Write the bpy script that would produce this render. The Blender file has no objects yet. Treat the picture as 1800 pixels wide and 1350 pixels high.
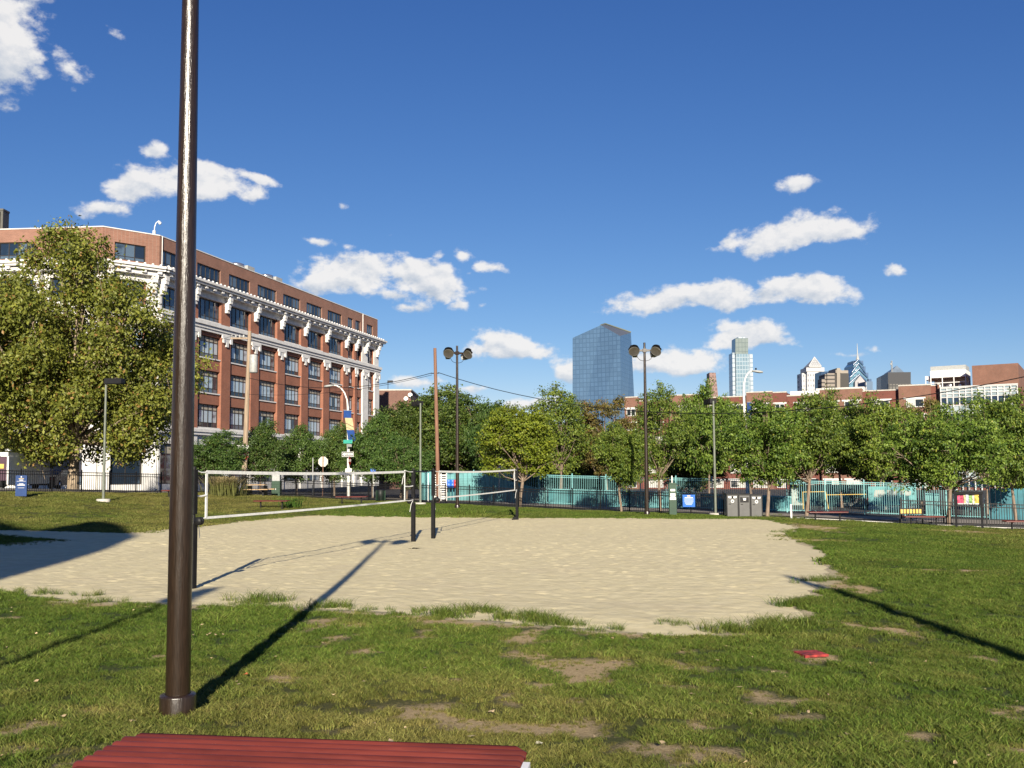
import bpy, math, random
import numpy as np
from mathutils import Vector, Matrix
random.seed(7)
RNG = np.random.default_rng(7)
SC = bpy.context.scene
COL = SC.collection
rad = math.radians

# ------------------------------------------------------------------ camera
F, CX, CY = 1650.0, 900.0, 716.0          # focal length and principal point, in pixels of the 1800 px photograph
PITCH, ROLL = math.atan(114 / F), 0.006
EYE = Vector((0, 0, 2.31))
_f = Vector((0, math.cos(PITCH), math.sin(PITCH)))
_r0, _u0 = Vector((1, 0, 0)), Vector((0, -math.sin(PITCH), math.cos(PITCH)))
_r = _r0 * math.cos(ROLL) - _u0 * math.sin(ROLL)
_u = _u0 * math.cos(ROLL) + _r0 * math.sin(ROLL)
cam = bpy.data.cameras.new('camera')
cam.sensor_width = 36.0
cam.sensor_fit = 'HORIZONTAL'
cam.lens = F / 1800 * 36.0
cam.shift_y = (CY - 675) / 1800
cam.clip_start = 0.1
cam.clip_end = 12000
camo = bpy.data.objects.new('camera', cam)
COL.objects.link(camo)
camo.matrix_world = Matrix(((_r.x, _u.x, -_f.x, EYE.x), (_r.y, _u.y, -_f.y, EYE.y), (_r.z, _u.z, -_f.z, EYE.z), (0, 0, 0, 1)))
SC.camera = camo


def ray(px, py):
    return _f + _r * ((px - CX) / F) - _u * ((py - CY) / F)


def pt(px, py, d):
    v = ray(px, py)
    return EYE + v * (d / v.y)


# ------------------------------------------------------------------ light, sky, exposure
SUN_EL = rad(20.5)
SUN_AZ = Vector((0.06, -1.0, 0)).normalized()
sun = bpy.data.lights.new('sun', 'SUN')
sun.energy = 5.0
sun.angle = rad(0.53)
sun.color = (1.0, 0.90, 0.74)
suno = bpy.data.objects.new('sun', sun)
COL.objects.link(suno)
_sd = Vector((SUN_AZ.x * math.cos(SUN_EL), SUN_AZ.y * math.cos(SUN_EL), math.sin(SUN_EL)))
suno.rotation_euler = _sd.to_track_quat('Z', 'Y').to_euler()
suno.location = (0, -20, 30)
vs = SC.view_settings
vs.view_transform = 'Standard'
vs.look = 'None'
vs.gamma = 1.0
vs.exposure = 0.90
vs.use_curve_mapping = False
SC.cycles.max_bounces = 8
SC.cycles.transparent_max_bounces = 8
SC.cycles.caustics_reflective = False
SC.cycles.caustics_refractive = False

SKY_STRENGTH = 0.05
W = bpy.data.worlds.new('World')
SC.world = W
W.use_nodes = True
nt = W.node_tree
nt.nodes.clear()


class NB:
    """small node builder"""
    def __init__(s, tree): s.t = tree
    def n(s, kind, **kw):
        nd = s.t.nodes.new(kind)
        for k, v in kw.items(): setattr(nd, k, v)
        return nd
    def put(s, sock, v):
        if hasattr(v, 'is_output'): s.t.links.new(v, sock)
        else: sock.default_value = v
    def m(s, op, a, b=None, c=None, clamp=False):
        nd = s.n('ShaderNodeMath', operation=op, use_clamp=clamp)
        for i, x in enumerate((a, b, c)):
            if x is not None: s.put(nd.inputs[i], x)
        return nd.outputs[0]
    def vm(s, op, a, b=None):
        nd = s.n('ShaderNodeVectorMath', operation=op)
        s.put(nd.inputs[0], a)
        if b is not None: s.put(nd.inputs[3] if op == 'SCALE' else nd.inputs[1], b)
        return nd.outputs['Value'] if op in ('DOT_PRODUCT', 'LENGTH') else nd.outputs[0]
    def noise(s, vec, scale, detail=4.0, rough=0.55, dist=0.0):
        nd = s.n('ShaderNodeTexNoise')
        if vec is not None: s.put(nd.inputs['Vector'], vec)
        nd.inputs['Scale'].default_value = scale
        nd.inputs['Detail'].default_value = detail
        nd.inputs['Roughness'].default_value = rough
        nd.inputs['Distortion'].default_value = dist
        return nd.outputs['Fac']
    def sm(s, x, a, b):
        nd = s.n('ShaderNodeMapRange', interpolation_type='SMOOTHSTEP')
        s.put(nd.inputs[0], x)
        nd.inputs[1].default_value, nd.inputs[2].default_value = a, b
        return nd.outputs[0]
    def mix(s, fac, a, b):
        nd = s.n('ShaderNodeMix', data_type='RGBA')
        s.put(nd.inputs[0], fac)
        s.put(nd.inputs[6], a if hasattr(a, 'is_output') else (*a[:3], 1.0))
        s.put(nd.inputs[7], b if hasattr(b, 'is_output') else (*b[:3], 1.0))
        return nd.outputs[2]


def world_nodes():
    B = NB(nt)
    sky = B.n('ShaderNodeTexSky', sky_type='NISHITA', sun_disc=False)
    sky.sun_elevation = SUN_EL
    sky.sun_rotation = math.atan2(SUN_AZ.x, SUN_AZ.y)
    sky.altitude = 0
    sky.air_density = 0.9
    sky.dust_density = 0.0
    sky.ozone_density = 7.0
    tc = B.n('ShaderNodeTexCoord')
    D = B.vm('NORMALIZE', tc.outputs['Generated'])
    wn = B.n('ShaderNodeTexNoise')
    B.put(wn.inputs['Vector'], D)
    wn.inputs['Scale'].default_value = 14
    wn.inputs['Detail'].default_value = 5
    warp = B.vm('SCALE', B.vm('SUBTRACT', wn.outputs['Color'], (0.5, 0.5, 0.5)), 0.030)
    Dw = B.vm('ADD', D, warp)
    sp = B.n('ShaderNodeSeparateXYZ')
    B.put(sp.inputs[0], Dw)
    az = B.m('ARCTAN2', sp.outputs[0], sp.outputs[1])
    el = B.m('ARCSINE', B.m('MINIMUM', B.m('MAXIMUM', sp.outputs[2], -0.999), 0.999))
    # clouds: centre px, py, half width, height above, height below, slope, strength
    clouds = [(5, 50, 80, 85, 95, 0.0, 1.00), (132, 124, 42, 28, 30, .5, 0.62), (205, 75, 14, 14, 16, .3, 0.37),
              (350, 326, 120, 38, 28, .04, 1.00), (230, 320, 55, 22, 24, -.1, 0.80), (455, 318, 45, 14, 12, .25, 0.75), (170, 360, 50, 16, 18, -.1, 0.72),
              (270, 268, 26, 14, 14, 0, 0.58), (620, 480, 95, 34, 30, -.05, 1.00), (745, 492, 95, 34, 32, .12, 1.00), (560, 490, 45, 24, 20, -.4, 0.80),
              (690, 520, 60, 14, 22, .2, 0.60), (808, 535, 26, 14, 16, 0, 0.58), (815, 452, 26, 16, 14, 0, 0.58), (868, 474, 42, 11, 12, .15, 0.60),
              (570, 426, 32, 9, 10, 0, 0.58), (618, 433, 20, 8, 9, 0, 0.40), (683, 413, 14, 8, 8, 0, 0.40), (768, 450, 18, 9, 9, 0, 0.40),
              (895, 608, 75, 26, 24, .02, 1.00), (945, 618, 45, 14, 14, .1, 0.70), (840, 612, 38, 16, 12, 0, 0.70),
              (1385, 420, 125, 32, 24, -.16, 1.05), (1445, 405, 70, 28, 24, .05, 1.00), (1285, 436, 36, 13, 16, 0, 0.58), (1405, 326, 34, 18, 16, -.2, 0.58),
              (1150, 536, 85, 26, 22, -.03, 1.00), (1255, 525, 80, 26, 26, 0, 1.00), (1410, 510, 85, 24, 22, .1, 1.05), (1340, 522, 70, 16, 20, -.05, 0.80),
              (1310, 600, 75, 28, 20, 0, 0.95), (1270, 575, 34, 18, 16, 0, 0.58), (1195, 640, 100, 30, 24, .02, 1.00), (1010, 650, 40, 28, 26, 0, 0.80),
              (1572, 474, 26, 14, 12, .5, 0.58), (930, 705, 65, 16, 20, 0, 0.60), (720, 668, 58, 14, 14, -.03, 0.65), (820, 682, 40, 10, 12, 0, 0.62),
              (948, 548, 10, 7, 7, 0, 0.40), (1440, 500, 50, 18, 14, .12, 0.80), (1500, 622, 40, 8, 9, .1, 0.47), (1545, 619, 20, 8, 8, .3, 0.40),
              (604, 366, 9, 8, 7, 0, 0.40), (850, 543, 10, 7, 7, 0, 0.40), (700, 540, 26, 9, 9, 0, 0.58)]
    val, wsum, ssum = None, None, None
    for px, py, w, hu, hd, k, st in clouds:
        v = ray(px, py).normalized()
        a0, e0 = math.atan2(v.x, v.y), math.asin(v.z)
        c = 1.35 * math.cos(e0) / F
        da = B.m('SUBTRACT', az, a0)
        de = B.m('MULTIPLY_ADD', da, k, B.m('SUBTRACT', el, e0))
        dev = B.m('MAXIMUM', B.m('MULTIPLY', de, 1 / (hu * c)), B.m('MULTIPLY', de, -1 / (hd * c)))
        dav = B.m('MULTIPLY', da, 1 / (w * c * 0.95))
        r2 = B.m('MULTIPLY_ADD', dav, dav, B.m('MULTIPLY', dev, dev))
        o = B.m('MULTIPLY', B.m('SUBTRACT', 1.0, B.m('SQRT', r2)), st)
        wt = B.m('POWER', B.m('MAXIMUM', B.m('ADD', o, .25), 0.0), 2.0)
        ws = B.m('MULTIPLY', wt, B.m('MULTIPLY', de, 1 / (hu * c)))
        wsum = wt if wsum is None else B.m('ADD', wsum, wt)
        ssum = ws if ssum is None else B.m('ADD', ssum, ws)
        val = o if val is None else B.m('SMOOTH_MAX', val, o, 0.08)
    # fair-weather clouds over the rest of the sky, outside the field of view
    sp2 = B.n('ShaderNodeSeparateXYZ')
    B.put(sp2.inputs[0], D)
    gen = B.noise(B.vm('MULTIPLY', D, (1, 1, 2.6)), 5.5, 3, .5)
    gate = B.m('MULTIPLY', B.sm(sp2.outputs[1], 0.80, 0.62), B.sm(sp2.outputs[2], 0.02, 0.12))
    genv = B.m('MULTIPLY', B.m('SUBTRACT', gen, 0.60), 6.0)
    genv = B.m('SUBTRACT', B.m('MULTIPLY', B.m('ADD', genv, 2.0), gate), 2.0)
    val = B.m('MAXIMUM', val, genv)
    stretch = B.vm('MULTIPLY', D, (1, 1, 1.5))
    n1 = B.noise(stretch, 34, 8, .58)
    n2 = B.noise(B.vm('ADD', stretch, (0.004, -0.0, 0.010)), 34, 8, .58)
    dens = B.sm(B.m('ADD', val, B.m('MULTIPLY', B.m('SUBTRACT', n1, 0.5), 1.45)), 0.16, 0.52)
    relief = B.m('MULTIPLY', B.m('SUBTRACT', n1, n2), 2.4)
    big = B.noise(stretch, 16, 3, .5)
    low = B.m('MULTIPLY', B.m('MINIMUM', B.m('ADD', B.m('DIVIDE', ssum, B.m('ADD', wsum, .02)), .1), 0.25), .75)
    shade = B.m('ADD', B.m('ADD', B.m('ADD', 0.74, low), relief), B.m('MULTIPLY', B.m('SUBTRACT', big, 0.5), 0.9), clamp=True)
    ccol = B.mix(shade, (5.4, 6.1, 7.1), (9.9, 9.7, 9.5))
    # colour response of the camera, the same over the whole sky
    sr, cr = B.n('ShaderNodeSeparateColor'), B.n('ShaderNodeCombineColor')
    B.put(sr.inputs[0], sky.outputs[0])
    for i, (g, a) in enumerate(((1.40, .98), (1.128, .24), (.80, -.02))):
        B.put(cr.inputs[i], B.m('MULTIPLY', B.m('POWER', B.m('MULTIPLY', sr.outputs[i], .0943), g), math.exp(a) / .0933))
    col = B.mix(B.m('MULTIPLY', dens, 0.93), cr.outputs[0], ccol)
    bg = B.n('ShaderNodeBackground')
    B.put(bg.inputs[0], col)
    bg.inputs[1].default_value = SKY_STRENGTH
    out = B.n('ShaderNodeOutputWorld')
    nt.links.new(bg.outputs[0], out.inputs[0])


world_nodes()


# ------------------------------------------------------------------ helpers
def noise2(x, y, seed=0):
    """smooth value noise, about -1..1, on numpy arrays"""
    xi, yi = np.floor(x).astype(np.int64), np.floor(y).astype(np.int64)
    xf, yf = x - xi, y - yi
    xf, yf = xf * xf * (3 - 2 * xf), yf * yf * (3 - 2 * yf)
    def h(a, b):
        n = (a * 374761393 + b * 668265263 + seed * 1442695041) & 0xFFFFFFFF
        n = ((n ^ (n >> 13)) * 1274126177) & 0xFFFFFFFF
        return ((n ^ (n >> 16)) & 0xFFFF) / 32767.5 - 1
    return ((h(xi, yi) * (1 - xf) + h(xi + 1, yi) * xf) * (1 - yf) + (h(xi, yi + 1) * (1 - xf) + h(xi + 1, yi + 1) * xf) * yf)


def fbm(x, y, seed=0, oct=4):
    s, a, t = 0, 1.0, 0
    for k in range(oct):
        s = s + a * noise2(x * 2 ** k + 17.3 * k, y * 2 ** k - 9.1 * k, seed + k)
        t += a
        a *= .5
    return s / t


def sstep(x, a, b):
    t = np.clip((x - a) / (b - a), 0, 1)
    return t * t * (3 - 2 * t)


MATS = {}


def mat(name, col, rough=.7, var=.15, scale=4., bump=0., metal=0., spec=.5, rnd=0., coord='Object', stretch=(1, 1, 1), bscale=None, bdist=.02):
    if name in MATS: return MATS[name]
    m = bpy.data.materials.new(name)
    m.use_nodes = True
    B = NB(m.node_tree)
    p = m.node_tree.nodes['Principled BSDF']
    p.inputs['Roughness'].default_value = rough
    p.inputs['Metallic'].default_value = metal
    p.inputs['Specular IOR Level'].default_value = spec
    tc = B.n('ShaderNodeTexCoord')
    vec = B.vm('MULTIPLY', tc.outputs[coord], stretch)
    f = B.noise(vec, scale, 6, .6)
    lo = tuple(max(0, c * (1 - var)) for c in col)
    hi = tuple(min(1, c * (1 + var)) for c in col)
    c = B.mix(B.sm(f, .3, .7), lo, hi)
    if rnd:
        oi = B.n('ShaderNodeObjectInfo')
        hs = B.n('ShaderNodeHueSaturation')
        B.put(hs.inputs['Color'], c)
        B.put(hs.inputs['Value'], B.m('MULTIPLY_ADD', oi.outputs['Random'], 2 * rnd, 1 - rnd))
        c = hs.outputs[0]
    B.put(p.inputs['Base Color'], c)
    if bump:
        bn = B.n('ShaderNodeBump')
        bn.inputs['Strength'].default_value = bump
        bn.inputs['Distance'].default_value = bdist
        B.put(bn.inputs['Height'], B.noise(vec, bscale or scale * 6, 5, .6))
        B.put(p.inputs['Normal'], bn.outputs[0])
    MATS[name] = m
    return m


def brick_mat(name, c1, c2, mortar, scale=1.0):
    if name in MATS: return MATS[name]
    m = bpy.data.materials.new(name)
    m.use_nodes = True
    B = NB(m.node_tree)
    p = m.node_tree.nodes['Principled BSDF']
    p.inputs['Roughness'].default_value = .85
    tc = B.n('ShaderNodeTexCoord')
    sp = B.n('ShaderNodeSeparateXYZ')
    B.put(sp.inputs[0], tc.outputs['Object'])
    cb = B.n('ShaderNodeCombineXYZ')
    B.put(cb.inputs[0], B.m('ADD', sp.outputs[0], sp.outputs[1]))
    B.put(cb.inputs[1], sp.outputs[2])
    bt = B.n('ShaderNodeTexBrick')
    B.put(bt.inputs['Vector'], cb.outputs[0])
    bt.inputs['Color1'].default_value = (*c1, 1)
    bt.inputs['Color2'].default_value = (*c2, 1)
    bt.inputs['Mortar'].default_value = (*mortar, 1)
    bt.inputs['Scale'].default_value = scale
    bt.inputs['Brick Width'].default_value = .22
    bt.inputs['Row Height'].default_value = .075
    bt.inputs['Mortar Size'].default_value = .008
    n = B.noise(tc.outputs['Object'], .7, 5, .65)
    hs = B.n('ShaderNodeHueSaturation')
    B.put(hs.inputs['Color'], bt.outputs[0])
    B.put(hs.inputs['Value'], B.m('MULTIPLY_ADD', n, .8, .60))
    B.put(p.inputs['Base Color'], hs.outputs[0])
    MATS[name] = m
    return m


def glass_mat(name, dark, light, rough=.06, prob=.5, spec=.8):
    """window glass seen from outside: dark room or pale blind behind it, different for every pane"""
    if name in MATS: return MATS[name]
    m = bpy.data.materials.new(name)
    m.use_nodes = True
    B = NB(m.node_tree)
    p = m.node_tree.nodes['Principled BSDF']
    p.inputs['Roughness'].default_value = rough
    p.inputs['Specular IOR Level'].default_value = spec
    oi = B.n('ShaderNodeObjectInfo')
    tc = B.n('ShaderNodeTexCoord')
    f = B.sm(B.m('ADD', oi.outputs['Random'], B.m('MULTIPLY', B.m('SUBTRACT', B.noise(tc.outputs['Object'], 1.1, 2), .5), .8)), 1 - prob - .15, 1 - prob + .15)
    B.put(p.inputs['Base Color'], B.mix(f, dark, light))
    MATS[name] = m
    return m


class MB:
    """collects shapes and links them as ONE mesh object"""
    def __init__(s, T=None): s.v, s.f, s.m, s.s, s.T = [], [], [], [], T
    def add(s, vs, fs, mi=0, smooth=False):
        o = len(s.v)
        for q in vs:
            q = Vector(q)
            s.v.append(s.T @ q if s.T is not None else q)
        for q in fs:
            s.f.append([o + i for i in q]); s.m.append(mi); s.s.append(smooth)
        return s
    def box(s, x0, x1, y0, y1, z0, z1, mi=0):
        return s.add([(x0, y0, z0), (x1, y0, z0), (x1, y1, z0), (x0, y1, z0), (x0, y0, z1), (x1, y0, z1), (x1, y1, z1), (x0, y1, z1)],
                     [(0, 3, 2, 1), (4, 5, 6, 7), (0, 1, 5, 4), (1, 2, 6, 5), (2, 3, 7, 6), (3, 0, 4, 7)], mi)
    def cbox(s, c, sx, sy, sz, mi=0, rz=0., rx=0.):
        M = Matrix.Translation(c) @ Matrix.Rotation(rz, 4, 'Z') @ Matrix.Rotation(rx, 4, 'X')
        old = s.T
        s.T = M if old is None else old @ M
        s.box(-sx / 2, sx / 2, -sy / 2, sy / 2, -sz / 2, sz / 2, mi)
        s.T = old
        return s
    def tube(s, pts, r, n=8, mi=0, caps=True):
        pts = [Vector(p) for p in pts]
        rs = r if isinstance(r, (list, tuple)) else [r] * len(pts)
        vs, fs, a = [], [], None
        for i, p in enumerate(pts):
            d = (pts[min(i + 1, len(pts) - 1)] - pts[max(i - 1, 0)]).normalized()
            if a is None: a = d.orthogonal().normalized()
            else:
                a = a - d * a.dot(d)
                a = a.normalized() if a.length > 1e-6 else d.orthogonal().normalized()
            b = d.cross(a)
            for k in range(n):
                t = 2 * math.pi * k / n
                vs.append(p + (a * math.cos(t) + b * math.sin(t)) * rs[i])
        for i in range(len(pts) - 1):
            for k in range(n):
                k2 = (k + 1) % n
                fs.append((i * n + k, i * n + k2, (i + 1) * n + k2, (i + 1) * n + k))
        s.add(vs, fs, mi, True)
        if caps:
            s.add(vs[:n], [tuple(range(n))[::-1]], mi)
            s.add(vs[-n:], [tuple(range(n))], mi)
        return s
    def lathe(s, prof, n=16, mi=0, M=None, smooth=True):
        vs, fs = [], []
        for r, z in prof:
            for k in range(n):
                t = 2 * math.pi * k / n
                q = Vector((r * math.cos(t), r * math.sin(t), z))
                vs.append(M @ q if M is not None else q)
        for i in range(len(prof) - 1):
            for k in range(n):
                k2 = (k + 1) % n
                fs.append((i * n + k, i * n + k2, (i + 1) * n + k2, (i + 1) * n + k))
        return s.add(vs, fs, mi, smooth)
    def prism(s, poly, y0, y1, mi=0):
        """polygon in the xz plane, counter-clockwise seen from -y, extruded from y0 to y1"""
        n = len(poly)
        vs = [(x, y0, z) for x, z in poly] + [(x, y1, z) for x, z in poly]
        fs = [tuple(range(n)), tuple(range(2 * n - 1, n - 1, -1))] + [(i, i + n, (i + 1) % n + n, (i + 1) % n) for i in range(n)]
        return s.add(vs, fs, mi)
    def vprism(s, poly, z0, z1, mi=0):
        n = len(poly)
        vs = [(x, y, z0) for x, y in poly] + [(x, y, z1) for x, y in poly]
        fs = [tuple(range(n))[::-1], tuple(range(n, 2 * n))] + [(i, (i + 1) % n, (i + 1) % n + n, i + n) for i in range(n)]
        return s.add(vs, fs, mi)
    def mesh(s, name, mats):
        me = bpy.data.meshes.new(name)
        me.from_pydata(s.v, [], s.f)
        for m in (mats if isinstance(mats, (list, tuple)) else [mats]): me.materials.append(m)
        me.polygons.foreach_set('material_index', s.m)
        me.polygons.foreach_set('use_smooth', s.s)
        me.update()
        return me
    def build(s, name, mats, parent=None, **tags): return link(name, s.mesh(name, mats), parent, **tags)


def link(name, data, parent=None, loc=None, rz=None, **tags):
    o = bpy.data.objects.new(name, data)
    COL.objects.link(o)
    if parent is not None: o.parent = parent
    if loc is not None: o.location = loc
    if rz is not None: o.rotation_euler = (0, 0, rz)
    for k, v in tags.items():
        if v: o[k] = v
    return o


def thing(name, label, cat, loc=(0, 0, 0), rz=0., group=None):
    return link(name, None, None, loc, rz, label=label, category=cat, group=group)


KIDS = {}


def dup(o, parent=None):
    """a copy of a thing, its parts and their sub-parts"""
    c = o.copy()
    COL.objects.link(c)
    if parent is not None: c.parent = parent
    for ch in o.children: dup(ch, c)
    return c


def again(root, loc, rz=None, label=None, group=None, scale=None):
    c = dup(root)
    c.location = loc
    if rz is not None: c.rotation_euler = (0, 0, rz)
    if scale is not None: c.scale = scale if isinstance(scale, (tuple, list)) else (scale,) * 3
    if label: c['label'] = label
    if group: c['group'] = group
    return c


def npmesh(name, V, quads, mats, smooth=True, attrs=None):
    me = bpy.data.meshes.new(name)
    n, k = quads.shape
    me.vertices.add(len(V))
    me.vertices.foreach_set('co', np.ascontiguousarray(V, dtype=np.float32).ravel())
    me.loops.add(n * k)
    me.loops.foreach_set('vertex_index', np.ascontiguousarray(quads, dtype=np.int32).ravel())
    me.polygons.add(n)
    me.polygons.foreach_set('loop_start', np.arange(0, n * k, k, dtype=np.int32))
    me.polygons.foreach_set('loop_total', np.full(n, k, dtype=np.int32))
    me.polygons.foreach_set('use_smooth', np.full(n, smooth, dtype=bool))
    for m in (mats if isinstance(mats, (list, tuple)) else [mats]): me.materials.append(m)
    for an, arr in (attrs or {}).items():
        if arr.ndim == 1:
            at = me.attributes.new(an, 'FLOAT', 'POINT')
            at.data.foreach_set('value', arr.astype(np.float32))
        else:
            at = me.attributes.new(an, 'FLOAT_COLOR', 'POINT')
            at.data.foreach_set('color', np.ascontiguousarray(np.c_[arr, np.ones(len(arr))], dtype=np.float32).ravel())
    me.update(calc_edges=True)
    me.validate()
    return me
# ------------------------------------------------------------------ terrain
_ctrl = [(-6.5, 19, 0), (-3.4, 31.8, 0), (2, 16, .02), (3, 30, 0), (5, 24, 0), (-10, 22, .02), (-2, 40, 0), (6, 40, 0), (-12, 30, .02), (0, 22, 0),
         (6, 11, -.12), (-5.3, 9.7, .2), (0, 0, .68), (-1, 4.3, .53), (2, 4, .48), (-3, 3, .6), (0, -10, .9), (-20, -10, 1.0), (18, -10, .5),
         (-30, 80, .8), (-36, 94, .7), (-60, 95, .9), (-22, 150, .2), (0, 90, -.3), (30, 120, -.8), (55, 110, -.9), (60, 60, -1.0), (-60, 50, 1.5), (-50, 10, .8), (40, 10, -.2),
         (-1, 15.6, .06), (2.7, 13.8, .06), (-6, 16.6, .06), (40, 30, -.4), (9.5, 25, .03), (14, 20, -.02)]
for px, py, d in [(312, 1258, 8.3), (30, 866, 50), (250, 866, 58), (340, 867, 60), (500, 871.5, 68), (640, 880, 66), (720, 883, 62.5), (820, 888, 60), (803, 893, 51.6), (1000, 897, 56),
                  (1136, 905, 48.7), (1240, 905, 52), (1335, 909, 49.5), (1585, 920, 48), (1800, 930, 46), (1455, 914, 47.5), (100, 866, 52), (0, 915, 38), (450, 912, 45.5), (740, 909, 47.5),
                  (1350, 913, 45.5), (980, 888, 65.5), (1240, 896, 62.5), (1500, 904, 60.3), (1740, 913, 57.5), (840, 881, 67), (1620, 950, 33), (1780, 990, 27)]:
    p = pt(px, py, d)
    _ctrl.append((p.x, p.y, p.z))
_ctrl = np.array(_ctrl)


def _phi(r2): return np.where(r2 > 1e-9, r2 * np.log(np.maximum(r2, 1e-9)) * .5, 0)


_n = len(_ctrl)
_A = np.zeros((_n + 3, _n + 3))
_A[:_n, :_n] = _phi(((_ctrl[:, None, :2] - _ctrl[None, :, :2]) ** 2).sum(-1)) + np.eye(_n) * 2.0
_A[:_n, _n], _A[:_n, _n + 1:] = 1, _ctrl[:, :2]
_A[_n, :_n], _A[_n + 1:, :_n] = 1, _ctrl[:, :2].T
_wts = np.linalg.solve(_A, np.r_[_ctrl[:, 2], 0, 0, 0])


def zt(x, y):
    """ground height on numpy arrays"""
    x, y = np.asarray(x, float), np.asarray(y, float)
    sh = x.shape
    xc, yc = np.clip(x.ravel(), -70, 70), np.clip(y.ravel(), -25, 170)
    out = np.empty(len(xc))
    for i in range(0, len(xc), 20000):
        a, b = xc[i:i + 20000], yc[i:i + 20000]
        r2 = (a[:, None] - _ctrl[None, :, 0]) ** 2 + (b[:, None] - _ctrl[None, :, 1]) ** 2
        out[i:i + 20000] = _phi(r2) @ _wts[:_n] + _wts[_n] + a * _wts[_n + 1] + b * _wts[_n + 2]
    w = sstep(np.maximum(np.abs(x.ravel()) - 40, y.ravel() - 95), 0, 60)
    out = np.clip(out, -1.6, 2.2) * (1 - w) + (-.7) * w
    return out.reshape(sh)


def Z(x, y): return float(zt(np.array([x]), np.array([y]))[0])


def hit(px, py):
    """where the line of sight through a pixel meets the ground"""
    v = ray(px, py)
    z = 0.
    for _ in range(60):
        t = (z - EYE.z) / v.z
        p = EYE + v * min(max(t, 1), 400)
        z = z + .5 * (Z(p.x, p.y) - z)
    return p


def foot(px, d):
    """ground point at a horizontal pixel position and a depth"""
    x = (px - CX) / F * d
    for _ in range(3):
        z = Z(x, d)
        v = Vector((x, d, z)) - EYE
        x += (px - (CX + F * v.dot(_r) / v.dot(_f))) / F * d
    return Vector((x, d, Z(x, d)))


FENCE_LINE = [(-2500, 40), (-60, 45), (foot(-15, 49.5).x, 49.5), (foot(283, 58).x, 58), (foot(340, 60).x, 60), (foot(520, 70).x, 70), (foot(640, 66).x, 66), (foot(720, 62.5).x, 62.5), (foot(1000, 56).x, 56),
              (foot(1270, 50.8).x, 50.8), (foot(1430, 47.6).x, 47.6), (foot(1600, 46.6).x, 46.6), (foot(1810, 45.6).x, 45.6), (70, 41), (2500, 40)]
FX, FY = np.array([p[0] for p in FENCE_LINE]), np.array([p[1] for p in FENCE_LINE])


def yf(x): return np.interp(x, FX, FY)


# sand court outline in polar form
_SC = np.array([-3.0, 29.0])
_ol = [(-17.5, 21), (-20.5, 27), (-20, 34)] + [tuple(hit(a, b).xy) for a, b in
      [(0, 958), (100, 949), (245, 937), (350, 926), (450, 914), (560, 906), (740, 909), (900, 911), (1000, 911), (1200, 912), (1340, 913), (1385, 922), (1378, 940), (1405, 955), (1440, 985), (1432, 1030), (1392, 1058), (1418, 1088),
       (1330, 1106), (1240, 1120), (1050, 1108), (900, 1096), (760, 1082), (620, 1074), (470, 1068), (300, 1062), (120, 1056), (0, 1042)]]
_ol = np.array(_ol) - _SC
_th, _rr = np.arctan2(_ol[:, 1], _ol[:, 0]), np.hypot(_ol[:, 0], _ol[:, 1])
_o = np.argsort(_th)
_th, _rr = _th[_o], _rr[_o]


def sand_r(th):
    r = np.interp(th, np.r_[_th[-1] - 2 * np.pi, _th, _th[0] + 2 * np.pi], np.r_[_rr[-1], _rr, _rr[0]])
    cx, sy = np.cos(th) * r, np.sin(th) * r
    return r + .15 * fbm(cx * .9, sy * .9, 3, 4) + .10 * fbm(cx * 4, sy * 4, 9, 3)


def sand_q(x, y):
    dx, dy = x - _SC[0], y - _SC[1]
    return (np.hypot(dx, dy) - sand_r(np.arctan2(dy, dx)))      # metres outside the edge (negative inside)


# bare and dry patches of the lawn
_patch = []
for px, py, rx, ry in [(512, 1190, 34, 14), (880, 1232, 40, 22), (690, 1240, 60, 9), (960, 1150, 26, 10), (945, 1205, 34, 9), (640, 1150, 30, 12), (740, 1115, 36, 12), (905, 1122, 30, 24), (840, 1092, 120, 12), (560, 1095, 40, 9), (1100, 1112, 110, 9),
                       (930, 1160, 24, 12), (905, 1285, 20, 8), (560, 1288, 60, 12), (690, 1270, 26, 7), (1230, 1275, 24, 12), (1180, 1210, 30, 7), (1345, 1180, 16, 8), (1200, 1335, 40, 16), (1040, 1195, 20, 6), (1580, 1110, 30, 12), (1510, 1100, 22, 8), (1450, 1170, 26, 6), (1720, 1160, 20, 6),
                       (1425, 927, 48, 7), (1440, 950, 60, 3), (1500, 1035, 40, 10), (1340, 1225, 24, 7), (60, 1280, 60, 16), (30, 1085, 26, 8), (170, 1062, 90, 10), (1775, 1250, 10, 6), (1210, 1330, 30, 10), (430, 1205, 16, 7), (1020, 1240, 26, 7), (780, 1195, 26, 7), (1110, 1165, 26, 6), (1280, 1150, 20, 6),
                       (270, 1155, 24, 5), (1700, 935, 60, 3), (330, 1255, 40, 6), (1425, 1154, 34, 13), (1330, 1085, 36, 8)]:
    c, e, s = hit(px, py), hit(px + rx, py), hit(px, py - ry)
    _patch.append((c.x, c.y, max(.12, abs(e.x - c.x)), max(.12, abs(s.y - c.y))))


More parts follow.
